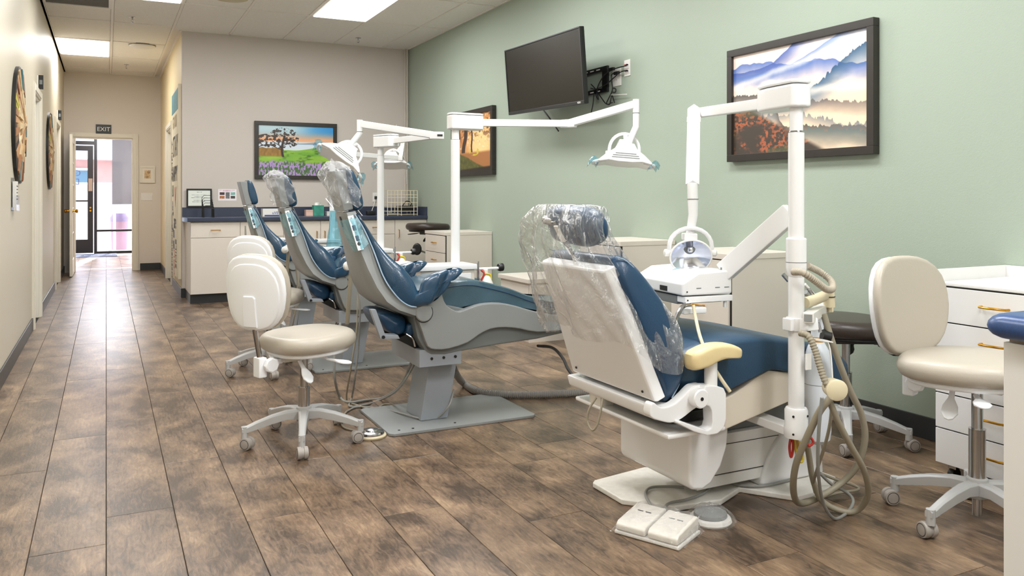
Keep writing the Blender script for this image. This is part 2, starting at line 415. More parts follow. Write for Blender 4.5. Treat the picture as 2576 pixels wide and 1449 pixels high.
T = .12
def wall_with_holes(name, m, axis, c0, c1, a0, a1, z1, holes):
    mb = MB()
    def bx(p, q, z0, zz):
        if q-p < 1e-4: return
        mb.box(c0, c1, p, q, z0, zz) if axis == 'y' else mb.box(p, q, c0, c1, z0, zz)
    p = a0
    for h0, h1, hz in sorted(holes):
        bx(p, h0, 0, z1); bx(h0, h1, hz, z1); p = h1
    bx(p, a1, 0, z1)
    return struct(mb, name, m, smooth=False, fix=False)
DL = [(8.09, 8.86, 2.05), (11.42, 12.35, 2.05)]
wall_with_holes('wall_left', M_cream, 'y', XL-T, XL, YR, YD, ZC+.1, DL)
wall_with_holes('wall_right', M_green, 'y', XG, XG+T, YR-T, YB+T, ZC+.1, [])
wall_with_holes('wall_back', M_back, 'x', YB, YB+T, XC, XG, ZC+.1, [])
wall_with_holes('wall_corridor', M_warmlit, 'y', XC, XC+T, YB+T, YD, ZC+.1, [(11.35, 12.3, 2.05)])
wall_with_holes('wall_far', M_hall, 'x', YD, YD+T, XL-T-.5, 1.74, ZC+.1, [(-.43, .375, 2.035)])
wall_with_holes('wall_rear', M_cream, 'x', YR-T, YR, XL-T, XG+T, ZC+.1, [])
wall_with_holes('wall_vestibule_left', M_back, 'y', -1.15, -1.03, YD+T, YS+.1, ZC+.1, [])
wall_with_holes('wall_vestibule_right', M_back, 'y', 1.62, 1.74, YD+T, YS+.1, ZC+.1, [])
# face with the warm light in its colour starts at the corner
# baseboards
def baseb(name, x0, x1, y0, y1, h=.105):
    struct(MB().box(x0, x1, y0, y1, 0, h), name, M_base, bevel=.004, smooth=True)
baseb('baseboard_left', XL, XL+.012, YR, 8.01); baseb('baseboard_left', XL, XL+.012, 8.94, 11.3); baseb('baseboard_left', XL, XL+.012, 12.47, YD)
baseb('baseboard_right', XG-.012, XG, YR, 9.2); baseb('baseboard_corridor', XC-.012, XC, YB-.01, 11.23); baseb('baseboard_corridor', XC-.012, XC, 12.42, YD)
baseb('baseboard_far', .47, XC-.012, YD-.012, YD); baseb('baseboard_back', XC-.012, .81, YB-.014, YB)
# ceiling: slab, main tees and tiles, all parts of the ceiling
ce = struct(MB().box(-1.3, XG+.3, YR-.2, YS+.1, ZC+.02, ZC+.12), 'ceiling', M_grid, smooth=False)
ROOTM[ce.name] = Matrix.Translation(ce.location).inverted()
GX = [round(1.277+.61*i, 3) for i in range(-3, 4)]; GY = [9.683-1.22*j for j in range(-3, 11)]
def tee(x0, x1, y0, y1): MB().box(x0, x1, y0, y1, ZC-.006, ZC+.02).build('ceiling_tee', M_grid, ce, smooth=False)
def inroom(x, y): return XL < x < XG and YR < y < YB or XL < x < XC and y < YD
xs = [XL]+GX+[XG]
TM = {}
def tile(x0, x1, y0, y1):
    L, W = round(y1-y0-.026, 3), round(x1-x0-.026, 3)
    if L < .03 or W < .03: return
    if (L, W) not in TM:
        me = bpy.data.meshes.new('ceiling_tile'); a, b = W/2, L/2
        v = [(-a, -b, .02), (a, -b, .02), (a, b, .02), (-a, b, .02), (-a, -b, .004), (a, -b, .004), (a, b, .004), (-a, b, .004), (-a+.006, -b+.006, 0), (a-.006, -b+.006, 0), (a-.006, b-.006, 0), (-a+.006, b-.006, 0)]
        f = [(4, 5, 1, 0), (5, 6, 2, 1), (6, 7, 3, 2), (7, 4, 0, 3), (8, 9, 5, 4), (9, 10, 6, 5), (10, 11, 7, 6), (11, 8, 4, 7), (11, 10, 9, 8)]
        me.from_pydata(v, [], f); me.materials.append(M_tile); TM[(L, W)] = me
    o = bpy.data.objects.new('ceiling_tile', TM[(L, W)]); C.objects.link(o); o.parent = ce; o.matrix_parent_inverse = ROOTM[ce.name]; o.location = ((x0+x1)/2, (y0+y1)/2, ZC-.001)
VENT = (-.553, 8.42, .057, 9.02)
for i in range(len(xs)-1):
    x0, x1 = xs[i], xs[i+1]
    ymax = YD if x1 < XC+.01 else YB
    ys = sorted([y for y in GY if YR < y < ymax-.25]+[YR, ymax])
    for j in range(len(ys)-1):
        y0, y1 = ys[j], ys[j+1]
        if x1-x0 < .2: continue
        if any(abs(x0-tx) < .1 and abs(y0-ty) < .4 and y1-y0 > .5 for tx, ty in TROFFERS): continue
        if i == 1 and y0 < 8.7 < y1:
            tile(x0, x1, 9.02, y1); continue
        tile(x0, x1, y0, y1)
    for y in ys[1:-1]: tee(x0+.012, x1-.012, y-.012, y+.012)
for x in GX: tee(x-.012, x+.012, YR, YD if x < XC else YB)
for a in ((XL, XL+.022, YR, YD), (XG-.022, XG, YR, YB), (XC, XG, YB-.022, YB), (XL, XC, YD-.022, YD), (XC-.022, XC, YB, YD)): tee(*a)
struct(MB().box(-1.03, 1.62, YD+T, YS, ZC-.3, ZC-.28), 'ceiling', M_tile, smooth=False)
t = thing('ceiling_light', 'added unseen light panel in the entrance lobby ceiling, above the top of the doorway', 'ceiling light', (.3, 16.4, 2.71), group='added lobby lights')  # out-of-sight panel added as the body of the lobby fill lamp
MB().box(-.3, .9, 15.8, 17.0, 2.70, 2.712).build('frame', M_grid, t, smooth=False); MB().box(-.25, .85, 15.85, 16.95, 2.695, 2.70).build('diffuser', M_em, t, smooth=False)
for i, (x, y) in enumerate(TROFFERS):
    lab = {0: 'bright rectangular light panel in the corridor ceiling', 1: 'light panel of which only a sliver shows at the top edge, over the corridor', 2: 'large bright light panel in the ceiling over the dental chairs'}.get(i, 'ceiling light panel outside the picture, over '+['', '', '', 'the aisle by the nearest grey chair', 'the foot of the nearest grey chair', 'the floor left of the white chair', 'the foot of the white chair', 'the aisle beside the camera', 'the blue topped counter', 'the floor behind the camera'][i])
    t = thing('ceiling_light', lab, 'ceiling light', (x+.305, y+.61, ZC), group='fluorescent panels in the ceiling' if i < 3 else 'fluorescent panels outside the picture')
    mb = MB()
    for a in ((x+.012, x+.03, y+.012, y+1.208), (x+.58, x+.598, y+.012, y+1.208), (x+.03, x+.58, y+.012, y+.03), (x+.03, x+.58, y+1.19, y+1.208)): mb.box(a[0], a[1], a[2], a[3], ZC-.008, ZC+.018)
    mb.build('frame', M_grid, t, smooth=False)
    MB().box(x+.03, x+.58, y+.03, y+1.19, ZC-.016, ZC+.016).build('diffuser', M_em, t, smooth=False)
t = thing('ceiling_vent', 'dark grey return air grille in the corridor ceiling at the top left', 'vent', (-.25, 8.7, ZC))
x0, y0, x1, y1 = VENT
MB().box(x0+.012, x1-.012, y0, y1, ZC+.0, ZC+.018).build('backing', mat('vent_dark', (60, 58, 56), .7), t, smooth=False)
mb = MB()
for a in ((x0+.012, x0+.035, y0, y1), (x1-.035, x1-.012, y0, y1), (x0+.035, x1-.035, y0, y0+.022), (x0+.035, x1-.035, y1-.022, y1)): mb.box(a[0], a[1], a[2], a[3], ZC-.008, ZC+.0)
mb.build('frame', M_grid, t, smooth=False)
for k in range(22):
    yy = y0+.03+k*.0245
    MB().box(x0+.035, x1-.035, yy, yy+.008, ZC-.006, ZC+.0).build('slat', mat('vent_slat', (120, 116, 112), .6) if k == 0 else bpy.data.materials['vent_slat'], t, smooth=False)
def ceiling_at(px, py): return pZ(px, py, ZC)
SPR = None
for (px, py, lab) in ((333, 46, 'fire sprinkler in the corridor ceiling, nearer of the two there'), (318, 165, 'fire sprinkler in the corridor ceiling beyond the light panel'), (901, 98, 'fire sprinkler in the ceiling in front of the green wall corner')):
    p = ceiling_at(px, py-3); t = thing('sprinkler', lab, 'sprinkler', p, group='fire sprinklers')
    MB().lathe([(.032, 0), (.034, -.004), (.018, -.008), (.010, -.012)], p, 20).build('escutcheon', M_steel, t)
    mb = MB().tube([p+Vector((0, 0, -.01)), p+Vector((0, 0, -.03))], .007, 8)
    for s in (-1, 1): mb.tube([p+Vector((s*.006, 0, -.028)), p+Vector((s*.016, 0, -.038)), p+Vector((0, 0, -.055))], .0025, 6)
    mb.build('frame', M_steel, t); MB().lathe([(.014, -.055), (.016, -.057), (.014, -.059)], p, 12).build('deflector', M_steel, t)
p = ceiling_at(358, 113); t = thing('round_ceiling_lamp', 'flat round white fixture on the corridor ceiling', 'ceiling fixture', p)
MB().lathe([(.155, 0), (.155, -.012), (.15, -.014)], p, 32).build('rim', mat('rim_grey', (110, 110, 108), .4), t)
MB().lathe([(.15, -.012), (.14, -.026), (.10, -.038), (.03, -.042)], p, 32).build('cover', M_whtp, t)
p = ceiling_at(580, -6); tag(MB().lathe([(.16, 0), (.16, -.008), (.15, -.012), (.03, -.014)], p, 32).build('ceiling_speaker', mat('speaker_beige', (205, 194, 165), .6), None), 'beige round speaker grille cut by the top edge of the picture', 'speaker')

# door casings, doors
def casing(name, axis, c, a0, a1, z, w=.075, d=.018, side=1):
    mb = MB(); cc = (c, c+d*side) if side > 0 else (c-d, c)
    for p, q, z0, z1 in ((a0-w, a0, 0, z+w), (a1, a1+w, 0, z+w), (a0, a1, z, z+w)):
        mb.box(cc[0], cc[1], p, q, z0, z1) if axis == 'y' else mb.box(p, q, cc[0], cc[1], z0, z1)
        e = .010; c2 = (cc[1], cc[1]+.007) if side > 0 else (cc[0]-.007, cc[0])
        pp, qq = (p+e, q-e)
        mb.box(c2[0], c2[1], pp+.01, qq-.01, z0 if z0 == 0 else z0+e, z1-e) if axis == 'y' else mb.box(pp+.01, qq-.01, c2[0], c2[1], z0 if z0 == 0 else z0+e, z1-e)
    return struct(mb, name, M_white, bevel=.002)
def jamb(name, axis, c0, c1, a0, a1, z):
    mb = MB()
    for p, q, z0, z1 in ((a0, a0+.018, 0, z), (a1-.018, a1, 0, z), (a0+.018, a1-.018, z-.018, z)):
        mb.box(c0, c1, p, q, z0, z1) if axis == 'y' else mb.box(p, q, c0, c1, z0, z1)
    return struct(mb, name, M_white, smooth=False)
for i, (a, b, z) in enumerate(DL):
    casing('trim_%d' % (i+1), 'y', XL, a, b, z); jamb('trim_%d' % (i+1), 'y', XL-T, XL, a, b, z)
    d = struct(MB().box(XL-T+.005, XL-T+.045, a+.018, b-.018, .01, z-.018), 'door_%d' % (i+1), mat('door_paint_%d' % i, (214, 216, 220), .4), bevel=.002)
    ROOTM[d.name] = Matrix.Translation(d.location).inverted()
    for z0, z1 in ((.2, .95), (1.1, 1.9)):
        MB().box(XL-T+.045, XL-T+.052, a+.12, b-.12, z0, z1).build('door_panel', M_white, d, bevel=.004)
    MB().lathe([(.01, 0), (.01, .03), (.027, .04), (.03, .055), (.02, .07)], (XL-T+.045, a+.08, .98), 16, Matrix.Rotation(PI/2, 4, 'Y')).build('door_knob', M_brass, d)
casing('trim_3', 'y', XC, 11.35, 12.3, 2.05, side=-1); jamb('trim_3', 'y', XC, XC+T, 11.35, 12.3, 2.05)
struct(MB().box(XC+T-.045, XC+T-.005, 11.37, 12.28, .01, 2.03), 'door_3', M_white, bevel=.002)
casing('trim_4', 'x', YD, -.43, .375, 2.035, w=.07, side=-1); jamb('trim_4', 'x', YD, YD+T, -.43, .375, 2.035)
# glazed door leaf folded back into the corridor, lights with brown-shaded panes
lx0, lx1, ly0, ly1 = -.462, -.425, 13.02, 13.83
d = thing('panelled_door', 'cream panelled glazed door folded back against the corridor wall, with brass knobs', 'door', (lx0+.018, ly1, 0))
mb = MB(); mb.box(lx0, lx1, ly0, ly0+.10, .012, 2.02); mb.box(lx0, lx1, ly1-.10, ly1, .012, 2.02); mb.box(lx0, lx1, ly0+.1, ly1-.1, .012, .24); mb.box(lx0, lx1, ly0+.1, ly1-.1, 1.92, 2.02)
for zz in (.60, .96, 1.30, 1.62): mb.box(lx0+.005, lx1-.005, ly0+.1, ly1-.1, zz, zz+.022)
mb.box(lx0+.005, lx1-.005, (ly0+ly1)/2-.011, (ly0+ly1)/2+.011, .24, 1.92); mb.build('frame', M_white, d, bevel=.003)
zz = [.24, .60, .96, 1.30, 1.62, 1.92]
for k in range(5):
    for (a, b) in ((ly0+.1, (ly0+ly1)/2-.011), ((ly0+ly1)/2+.011, ly1-.1)):
        MB().box(lx0+.014, lx1-.014, a, b, zz[k]+(.022 if k else 0), zz[k+1]).build('pane', mat('door_pane', (214, 190, 160), .15) if k == 0 and a == ly0+.1 else bpy.data.materials['door_pane'], d, smooth=False)
for s, x in ((1, lx1), (-1, lx0)):
    MB().lathe([(.028, 0), (.028, .006), (.010, .012), (.010, .03), (.026, .04), (.030, .052), (.024, .066), (.008, .07)], (x, ly0+.06, .935), 18, Matrix.Rotation(PI/2*s, 4, 'Y')).build('door_knob', M_brass, d)

# storefront
M_bronze = mat('dark_bronze', (24, 20, 20), .35, .3)
def px_x(px, y): return pY(px, 500, y).x
st = thing('storefront', 'dark metal framed glass shopfront at the end of the corridor', 'window', (.2, YS, 0)); 
xm = px_x(240, YS); mb = MB(); f = .05
mb.box(xm-.025, xm+.03, YS-.05, YS+.05, 0, 2.7); mb.box(-1.03, -.98, YS-.05, YS+.05, 0, 2.7); mb.box(1.57, 1.62, YS-.05, YS+.05, 0, 2.7)
mb.box(-1.03, 1.62, YS-.05, YS+.05, 2.65, 2.7); mb.box(xm+.03, 1.57, YS-.05, YS+.05, 0, .05); mb.box(xm+.03, 1.57, YS-.03, YS+.03, .44, .48); mb.box(-.98, xm-.025, YS-.05, YS+.05, 2.17, 2.24)
mb.build('frame', M_bronze, st, smooth=False)
MB().box(xm+.03, 1.57, YS-.004, YS+.004, .48, 2.65).build('glass_pane', M_glass, st, smooth=False)
MB().box(xm+.03, 1.57, YS-.004, YS+.004, .05, .44).build('glass_pane', M_glass, st, smooth=False)
MB().box(-.98, xm-.025, YS-.004, YS+.004, 2.24, 2.65).build('glass_pane', M_glass, st, smooth=False)
sd = thing('glass_entrance_door', 'dark framed glass entrance door with black kick panel', 'door', (-.5, YS, 0))
dx0, dx1 = -.97, px_x(236, YS)-.01
mb = MB(); mb.box(dx1-.10, dx1, YS-.022, YS+.022, .02, 2.15); mb.box(dx0, dx0+.10, YS-.022, YS+.022, .02, 2.15); mb.box(dx0+.1, dx1-.1, YS-.022, YS+.022, 2.05, 2.15); mb.box(dx0+.1, dx1-.1, YS-.022, YS+.022, .02, .29)
mb.box(dx0+.1, dx1-.1, YS-.03, YS-.012, 1.04, 1.07); mb.build('frame', M_bronze, sd, smooth=False)
MB().box(dx0+.1, dx1-.1, YS-.003, YS+.003, .29, 2.05).build('glass_pane', M_glass, sd, smooth=False)
MB().box(dx1-.085, dx1-.015, YS-.026, YS-.022, 1.25, 1.5).build('push_plate', mat('plate_bronze', (120, 100, 85), .4, .5), sd, smooth=False)
mb = MB().lathe([(.018, 0), (.018, .02)], (dx1-.05, YS-.024, .86), 12, Matrix.Rotation(PI/2, 4, 'X')); mb.lathe([(.018, 0), (.018, .02)], (dx1-.05, YS-.024, .92), 12, Matrix.Rotation(PI/2, 4, 'X')); mb.build('lock', M_brass, sd)
text('door_lettering', 'Gen', .17, frameM((dx1-.36, YS+.006, 1.60), (-1, 0, 0), (0, 0, 1)), mat('navy_vinyl', (40, 52, 96), .5), sd)
text('door_lettering', 'De', .17, frameM((dx1-.34, YS+.006, 1.43), (-1, 0, 0), (0, 0, 1)), bpy.data.materials['navy_vinyl'], sd)
s = thing('sign_plate', 'tan lettered strip sign on the bar over the entrance door', 'sign', (-.75, YS-.05, 2.18))
MB().box(-.93, dx1-.42, YS-.056, YS-.05, 2.175, 2.235).build('plate', mat('tan_plate', (222, 170, 110), .5), s, smooth=False)
text('lettering', 'DOOR UNLOCKED', .034, frameM(((-.93+dx1-.42)/2, YS-.058, 2.205), (1, 0, 0), (0, 0, 1)), M_blk, s)
a, b = pZ(182, 656), pZ(297, 656)
mt = thing('door_mat', 'dark blue-grey entrance mat with pale lettering', 'mat', (a.x, 17.7, 0))
MB().box(-.8, b.x, 17.2, 18.08, 0, .010).build('pile', mat('mat_pile', (70, 76, 96), .9, bump=.4, bscale=200), mt, bevel=.003)
text('lettering', 'W E L C O M E', .15, frameM((-.1, 17.6, .0105), (1, 0, 0), (0, 1, 0)), mat('mat_letters', (150, 155, 170), .9), mt, .0003)
# outside: pavement, fence of white corrugated sheet, buildings across the lot
struct(MB().box(-12, 12, YS, YS+30, -.14, -.02), 'trim_5', mat('concrete', (205, 203, 200), .8, var=.06, vscale=2), smooth=False)
fn = thing('corrugated_fence', 'white corrugated metal fence outside the entrance', 'fence', (-.5, YS+3.2, -.02))
mb = MB(); n = 60; pts = []
for k in range(n+1):
    x = -3+k*3.9/n; pts.append((x, YS+3.2+(.03 if k % 4 in (0, 1) else -.03)))
v = [(x, y, z) for x, y in pts for z in (.02, 1.40)]; mb.add(v, [(2*k, 2*k+2, 2*k+3, 2*k+1) for k in range(n)]); mb.build('sheet', mat('white_sheet', (240, 240, 244), .45), fn, smooth=False, fix=False)
MB().box(-3, .9, YS+3.15, YS+3.25, 1.40, 1.47).build('top_rail', M_wht, fn, smooth=False); MB().box(-3, .9, YS+3.15, YS+3.25, -.02, .05).build('bottom_rail', M_wht, fn, smooth=False)
bd = thing('brick_building', 'pinkish building with white fascia across the parking lot', 'building', (0, YS+12, -.02))
MB().box(-9, 9, YS+12, YS+16, -.02, 3.0).build('wall', mat('pink_stucco', (196, 150, 140), .8, var=.1, vscale=3), bd, smooth=False)
MB().box(-9, 9, YS+11.2, YS+12.1, 2.35, 3.0).build('fascia', mat('fascia', (225, 232, 240), .6), bd, smooth=False)
mb = MB()
for k in range(7): mb.box(-9, 9, YS+11.3+k*.12, YS+11.5+k*.12, 3.0+k*.28, 3.26+k*.28)
mb.build('roof_courses', mat('clay_roof', (214, 176, 176), .8), bd, smooth=False)
for x in (-5.2, -3.4, -1.6, .4, 2.2):
    w_ = MB().box(x, x+1.1, YS+11.9, YS+12, .9, 2.0).build('window', mat('teal_glass', (70, 110, 130), .2) if x == -5.2 else bpy.data.materials['teal_glass'], bd, smooth=False)
    MB().box(x-.06, x+1.16, YS+11.86, YS+11.9, 2.0, 2.08).build('lintel', M_wht, bd, smooth=False)
pl = thing('dark_screen', 'dark grey-brown screen panel standing outside the shopfront', 'panel', (.9, YS+.6, -.02))
xs0 = pY(282, 400, YS+.6).x
MB().box(xs0, 1.9, YS+.6, YS+.64, .98, 2.95).build('board', mat('dark_board', (104, 98, 98), .45, var=.15, vscale=2), pl, smooth=False)
for x in (xs0+.02, 1.8): MB().box(x, x+.05, YS+.6, YS+.64, -.02, .98).build('post', M_wht, pl, smooth=False)
p = pZ(268, 578, 0); bn = thing('litter_bin', 'mauve litter bin with domed lid outside the shopfront', 'litter bin', (xm+.45, YS+1.6, -.02))
MB().lathe([(.15, 0), (.17, .45), (.175, .62)], (xm+.45, YS+1.6, -.02), 20).build('body', mat('bin_body', (166, 128, 140), .5), bn)
MB().lathe([(.18, .62), (.185, .70), (.13, .80), (.03, .83)], (xm+.45, YS+1.6, -.02), 20).build('lid', mat('bin_lid', (140, 120, 150), .4), bn)

# ---------------------------------------------------------------- things on the walls
def picture(name, label, o, u, v, fw, depth, fn, nx, ny, group=None, M=M_blkm, n=None):
    """framed print: lower-left corner o, width vector u, height vector v, standing off along -(u x v)"""
    o, u, v = Vector(o), Vector(u), Vector(v); n = u.cross(v).normalized(); W, Hh = u.length, v.length
    t = thing(name, label, 'picture', o+u/2, group=group)
    F = frameM(o, u, v)
    for a in ((0, W, 0, fw), (0, W, Hh-fw, Hh), (0, fw, fw, Hh-fw), (W-fw, W, fw, Hh-fw)):
        MB().box(a[0], a[1], a[2], a[3], 0.001, depth, F).build('frame_rail', M, t, bevel=.002)
    painted('print', F @ Vector((fw, fw, depth*.6)), u.normalized()*(W-2*fw), v.normalized()*(Hh-2*fw), nx, ny, fn, t)
    MB().box(fw, W-fw, fw, Hh-fw, .001, depth*.55, F).build('backing', M_blk, t, smooth=False)
    return t
def trees(U, V, base, amp, seed, f=60):
    """ragged tree-top line"""
    n = vnoise(U, U*0, f, 1, seed, 3); return base+amp*(n-.5)
def art_fog(U, V):
    A = mixc(c3(236, 214, 205), c3(250, 236, 225), sst(.3, .9, vnoise(U, V, 3, 5, 3)))
    A = mixc(c3(244, 215, 185)*np.ones(A.shape), A, sst(.35, .75, V))
    A = mixc(A, c3(252, 246, 238)*np.ones(A.shape), sst(.86, 1, V+.12*U-.05)*.5)
    def layer(A, line, col, fade, st=1., base=None):
        b_ = line if base is None else base+np.zeros_like(line)
        m = sst(0, .008, line-V)*np.clip(1-(b_-V+.02)/fade*(.7+.6*vnoise(U, V, 7, 9, 77)), 0, 1)*st; return mixc(A, col*np.ones(A.shape), m)
    Z_ = np.zeros_like(U)
    r = vnoise(U, V*0, 7, 1, 11); r2 = vnoise(U, V*0, 9, 1, 21)
    A = layer(A, .86+.10*r-.20*np.abs(U-.12)**1.1, c3(72, 104, 176), .22)
    A = layer(A, .80+.34*sst(.2, .75, U)+.05*r2, c3(58, 84, 160), .20)
    A = layer(A, .80+.26*sst(.35, .95, U)-.03*r, c3(70, 110, 180), .14, .8)
    A = mixc(A, c3(250, 240, 232)*np.ones(A.shape), sst(.05, .0, np.abs(V-(.70+.26*U)+.04*r2))*.6)
    A = layer(A, trees(U, V, .52+.36*sst(.5, 1.02, U), .055, 31), c3(36, 78, 116), .24, 1, .52+.36*sst(.5, 1.02, U))
    A = mixc(A, c3(250, 236, 222)*np.ones(A.shape), sst(.06, 0., np.abs(V-.50-.10*vnoise(U, V, 4, 4, 8)+.02))*.7)
    A = layer(A, trees(U, V, .47-.14*np.abs(U-.35)+.03*r, .06, 41), c3(96, 88, 88), .14, .8, .47-.14*np.abs(U-.35))
    A = layer(A, trees(U, V, .60-.12*U-.3*sst(.30, .42, U), .05, 45), c3(66, 62, 60), .24, .9, .60-.12*U-.3*sst(.30, .42, U))
    A = layer(A, trees(U, V, .36-.16*sst(.45, .95, U), .08, 51), c3(112, 118, 124), .13, .9, .36-.16*sst(.45, .95, U))
    A = layer(A, trees(U, V, .20-.16*np.abs(U-.6), .06, 53), c3(92, 118, 120), .2, .7, .2-.16*np.abs(U-.6))
    low = sst(.06, 0, V-(.44-.78*np.clip(U-.1, 0, 1)))
    n = vnoise(U, V, 60, 50, 61, 3); n2 = vnoise(U, V, 6, 6, 71)
    G = mixc(c3(66, 58, 52)*np.ones(A.shape), c3(168, 92, 62)*np.ones(A.shape), sst(.42, .62, n)*sst(.38, .56, n2)); G = mixc(G, c3(84, 92, 66)*np.ones(A.shape), sst(.5, .7, vnoise(U, V, 5, 5, 81))*.7)
    return mixc(A, G, low)
def art_oak(U, V):
    sky = mixc(c3(140, 196, 226)*np.ones(U.shape+(3,)), c3(60, 150, 215)*np.ones(U.shape+(3,)), sst(.3, 1, U))
    A = mixc(c3(243, 176, 128)*np.ones(U.shape+(3,)), sky, sst(.70, .92, V+.05*(vnoise(U, V, 3, 3, 2)-.5)))
    A = mixc(A, c3(232, 228, 214)*np.ones(A.shape), sst(.80, .4, U)*sst(.75, .95, V)*.5)
    A = mixc(A, c3(214, 226, 238)*np.ones(A.shape), sst(.70, .66, V)); A = mixc(A, c3(120, 150, 176)*np.ones(A.shape), sst(.012, 0, V-.665-.02*np.sin(U*9))*sst(.3, .5, U)*(V > .63)*.8)
    hill = .50+.12*sst(.45, 1, U)+.02*vnoise(U, V*0, 5, 1, 5)
    g = mixc(c3(96, 158, 48)*np.ones(A.shape), c3(168, 205, 74)*np.ones(A.shape), vnoise(U, V, 5, 14, 6)); g = mixc(g, c3(60, 96, 34)*np.ones(A.shape), sst(.55, .75, vnoise(U, V, 9, 18, 9))*.7)
    A = mixc(A, g, sst(0, .01, hill-V))
    br = sst(0, .01, .54+.03*vnoise(U, V*0, 20, 1, 12)-V)*sst(.34+.5*(V > 9), .30, U)*sst(.36, .40, V+.1*U*0); A = mixc(A, mixc(c3(120, 84, 40)*np.ones(A.shape), c3(178, 138, 62)*np.ones(A.shape), vnoise(U, V, 40, 12, 14)), br)
    fl_ = sst(.30, .24, V+.10*(vnoise(U, V*0, 14, 1, 15)-.5)); n = vnoise(U, V, 70, 22, 16, 3)
    A = mixc(A, mixc(c3(74, 110, 60)*np.ones(A.shape), c3(178, 148, 205)*np.ones(A.shape), sst(.42, .58, n)), fl_)
    # tree
    tr = sst(.018, .012, np.abs(U-.325-.02*np.sin(V*9)))*(V > .37)*(V < .80)
    d = np.hypot((U-.33)/.20, (V-.76)/.20); d2 = np.hypot((U-.14)/.20, (V-.70)/.13); d3 = np.hypot((U-.26)/.26, (V-.66)/.12)
    cr = (np.minimum(np.minimum(d, d2), d3) < 1)*sst(.47, .53, vnoise(U, V, 38, 28, 18, 4)); brn = sst(.010, .006, np.abs(V-.56-.05*np.sin(U*14)))*(U < .33)
    for k, (a, b, q) in enumerate(((.325, .55, -.9), (.325, .6, .8), (.325, .66, -.5), (.325, .7, .45))):
        brn = np.maximum(brn, sst(.011, .006, np.abs(V-b-(U-a)*q))*(np.abs(U-a) < .14)*((U-a)*q > 0))
    return mixc(A, c3(52, 40, 36)*np.ones(A.shape), np.clip(tr+cr*.92+brn, 0, 1))
def art_path(U, V):
    A = mixc(c3(196, 128, 70)*np.ones(U.shape+(3,)), c3(250, 214, 150)*np.ones(U.shape+(3,)), sst(.5, .1, np.hypot((U-.72)/1.1, (V-.48)/1.2))*.9+.1*vnoise(U, V, 8, 8, 3))
    A = mixc(A, c3(120, 76, 48)*np.ones(A.shape), sst(.50, .62, vnoise(U, V, 20, 26, 4))*sst(.45, .75, V))
    A = mixc(A, c3(250, 232, 200)*np.ones(A.shape), sst(.6, .72, vnoise(U, V, 26, 26, 44))*(V > .4)*.7)
    for x0, wd, s in ((.30, .055, .10), (.50, .022, -.1), (.14, .03, 0)): A = mixc(A, c3(66, 46, 36)*np.ones(A.shape), sst(wd, wd*.7, np.abs(U-x0-s*(V-.5)-.02*np.sin(V*12)))*(V > .33))
    A = mixc(A, c3(168, 110, 66)*np.ones(A.shape), sst(.36, .30, V)); A = mixc(A, c3(206, 190, 62)*np.ones(A.shape), sst(1, .8, np.hypot((U-.56)/.14, (V-.34)/.08))*sst(.4, .55, vnoise(U, V, 12, 12, 6)))
    A = mixc(A, mixc(c3(62, 62, 30)*np.ones(A.shape), c3(112, 112, 52)*np.ones(A.shape), vnoise(U, V, 26, 26, 7)), sst(.04, 0, V-(.36-.42*U)-.03*vnoise(U, V*0, 9, 1, 8)))
    return mixc(A, c3(44, 32, 26)*np.ones(A.shape), sst(.09, .05, V+.05*(1-U)))
def wallpic(name, label, pL, pR, pyT, pyB, fn, nx, ny, fw, depth=.045):
    """on the green wall: pL/pR columns of the outer edges measured at the wall, pyT/pyB rows at pR"""
    a = pX(pR, pyB, XG-depth); b = pX(pR, pyT, XG-depth); c = pX(pL, 300, XG-depth)
    return picture(name, label, (XG, c.y, a.z), (0, a.y-c.y, 0), (0, 0, b.z-a.z), fw, depth, fn, nx, ny)
wallpic('landscape_picture', 'large black framed print of misty mountains and autumn trees on the green wall', 1828, 2197, 42, 387, art_fog, 330, 210, .042)
wallpic('forest_picture', 'black framed print of a sunlit woodland path, half behind a white lamp post', 1134, 1238, 264, 439, art_path, 130, 120, .05)
a = pY(641, 450, YB-.04); b = pY(848, 311.8, YB-.04); 
picture('meadow_picture', 'black framed print of an oak tree over lupins on the back wall', (a.x, YB, a.z), (b.x-a.x, 0, 0), (0, 0, b.z-a.z), .045, .04, art_oak, 260, 170)
# television on its bracket
tv = thing('television', 'switched-off black flat television tilted off the green wall', 'television', (3.2, 6.4, 1.75))
TA, TB, TC_, TD = pX(1281, 290, 3.17), pX(1474, 256, 3.14), pX(1460, 65, 3.09), pX(1272, 123, 3.12)
u = ((TB-TA)+(TC_-TD))/2; v = ((TD-TA)+(TC_-TB))/2; W, Hh = u.length, v.length
F = frameM(TA, u, v); 
MB().box(0, W, 0, Hh, -.035, 0, F).build('cabinet', M_blk, tv, bevel=.006)
MB().box(W*.2, W*.8, Hh*.12, Hh*.8, -.07, -.035, F).build('rear_housing', M_blk, tv, bevel=.015)
MB().box(.014, W-.014, .028, Hh-.014, 0, .0015, F).build('screen', mat('dark_screen', (22, 19, 11), .3, spec=.3), tv, smooth=False)
for a in ((0, W, 0, .026), (0, W, Hh-.012, Hh), (0, .012, .026, Hh-.012), (W-.012, W, .026, Hh-.012)): MB().box(a[0], a[1], a[2], a[3], 0, .006, F).build('bezel', mat('bezel', (30, 32, 34), .3) if a[3] == .026 else bpy.data.materials['bezel'], tv, bevel=.002)
text('logo', 'VIZIO', .02, F @ Matrix.Translation((W-.075, .013, .0065)), M_whtp, tv, .0004)
br = thing('tv_bracket', 'black slotted wall bracket behind the television', 'bracket', (XG, 5.7, 1.8))
y0, y1 = pX(1527, 200, XG-.02).y, pX(1476, 200, XG-.02).y+.4
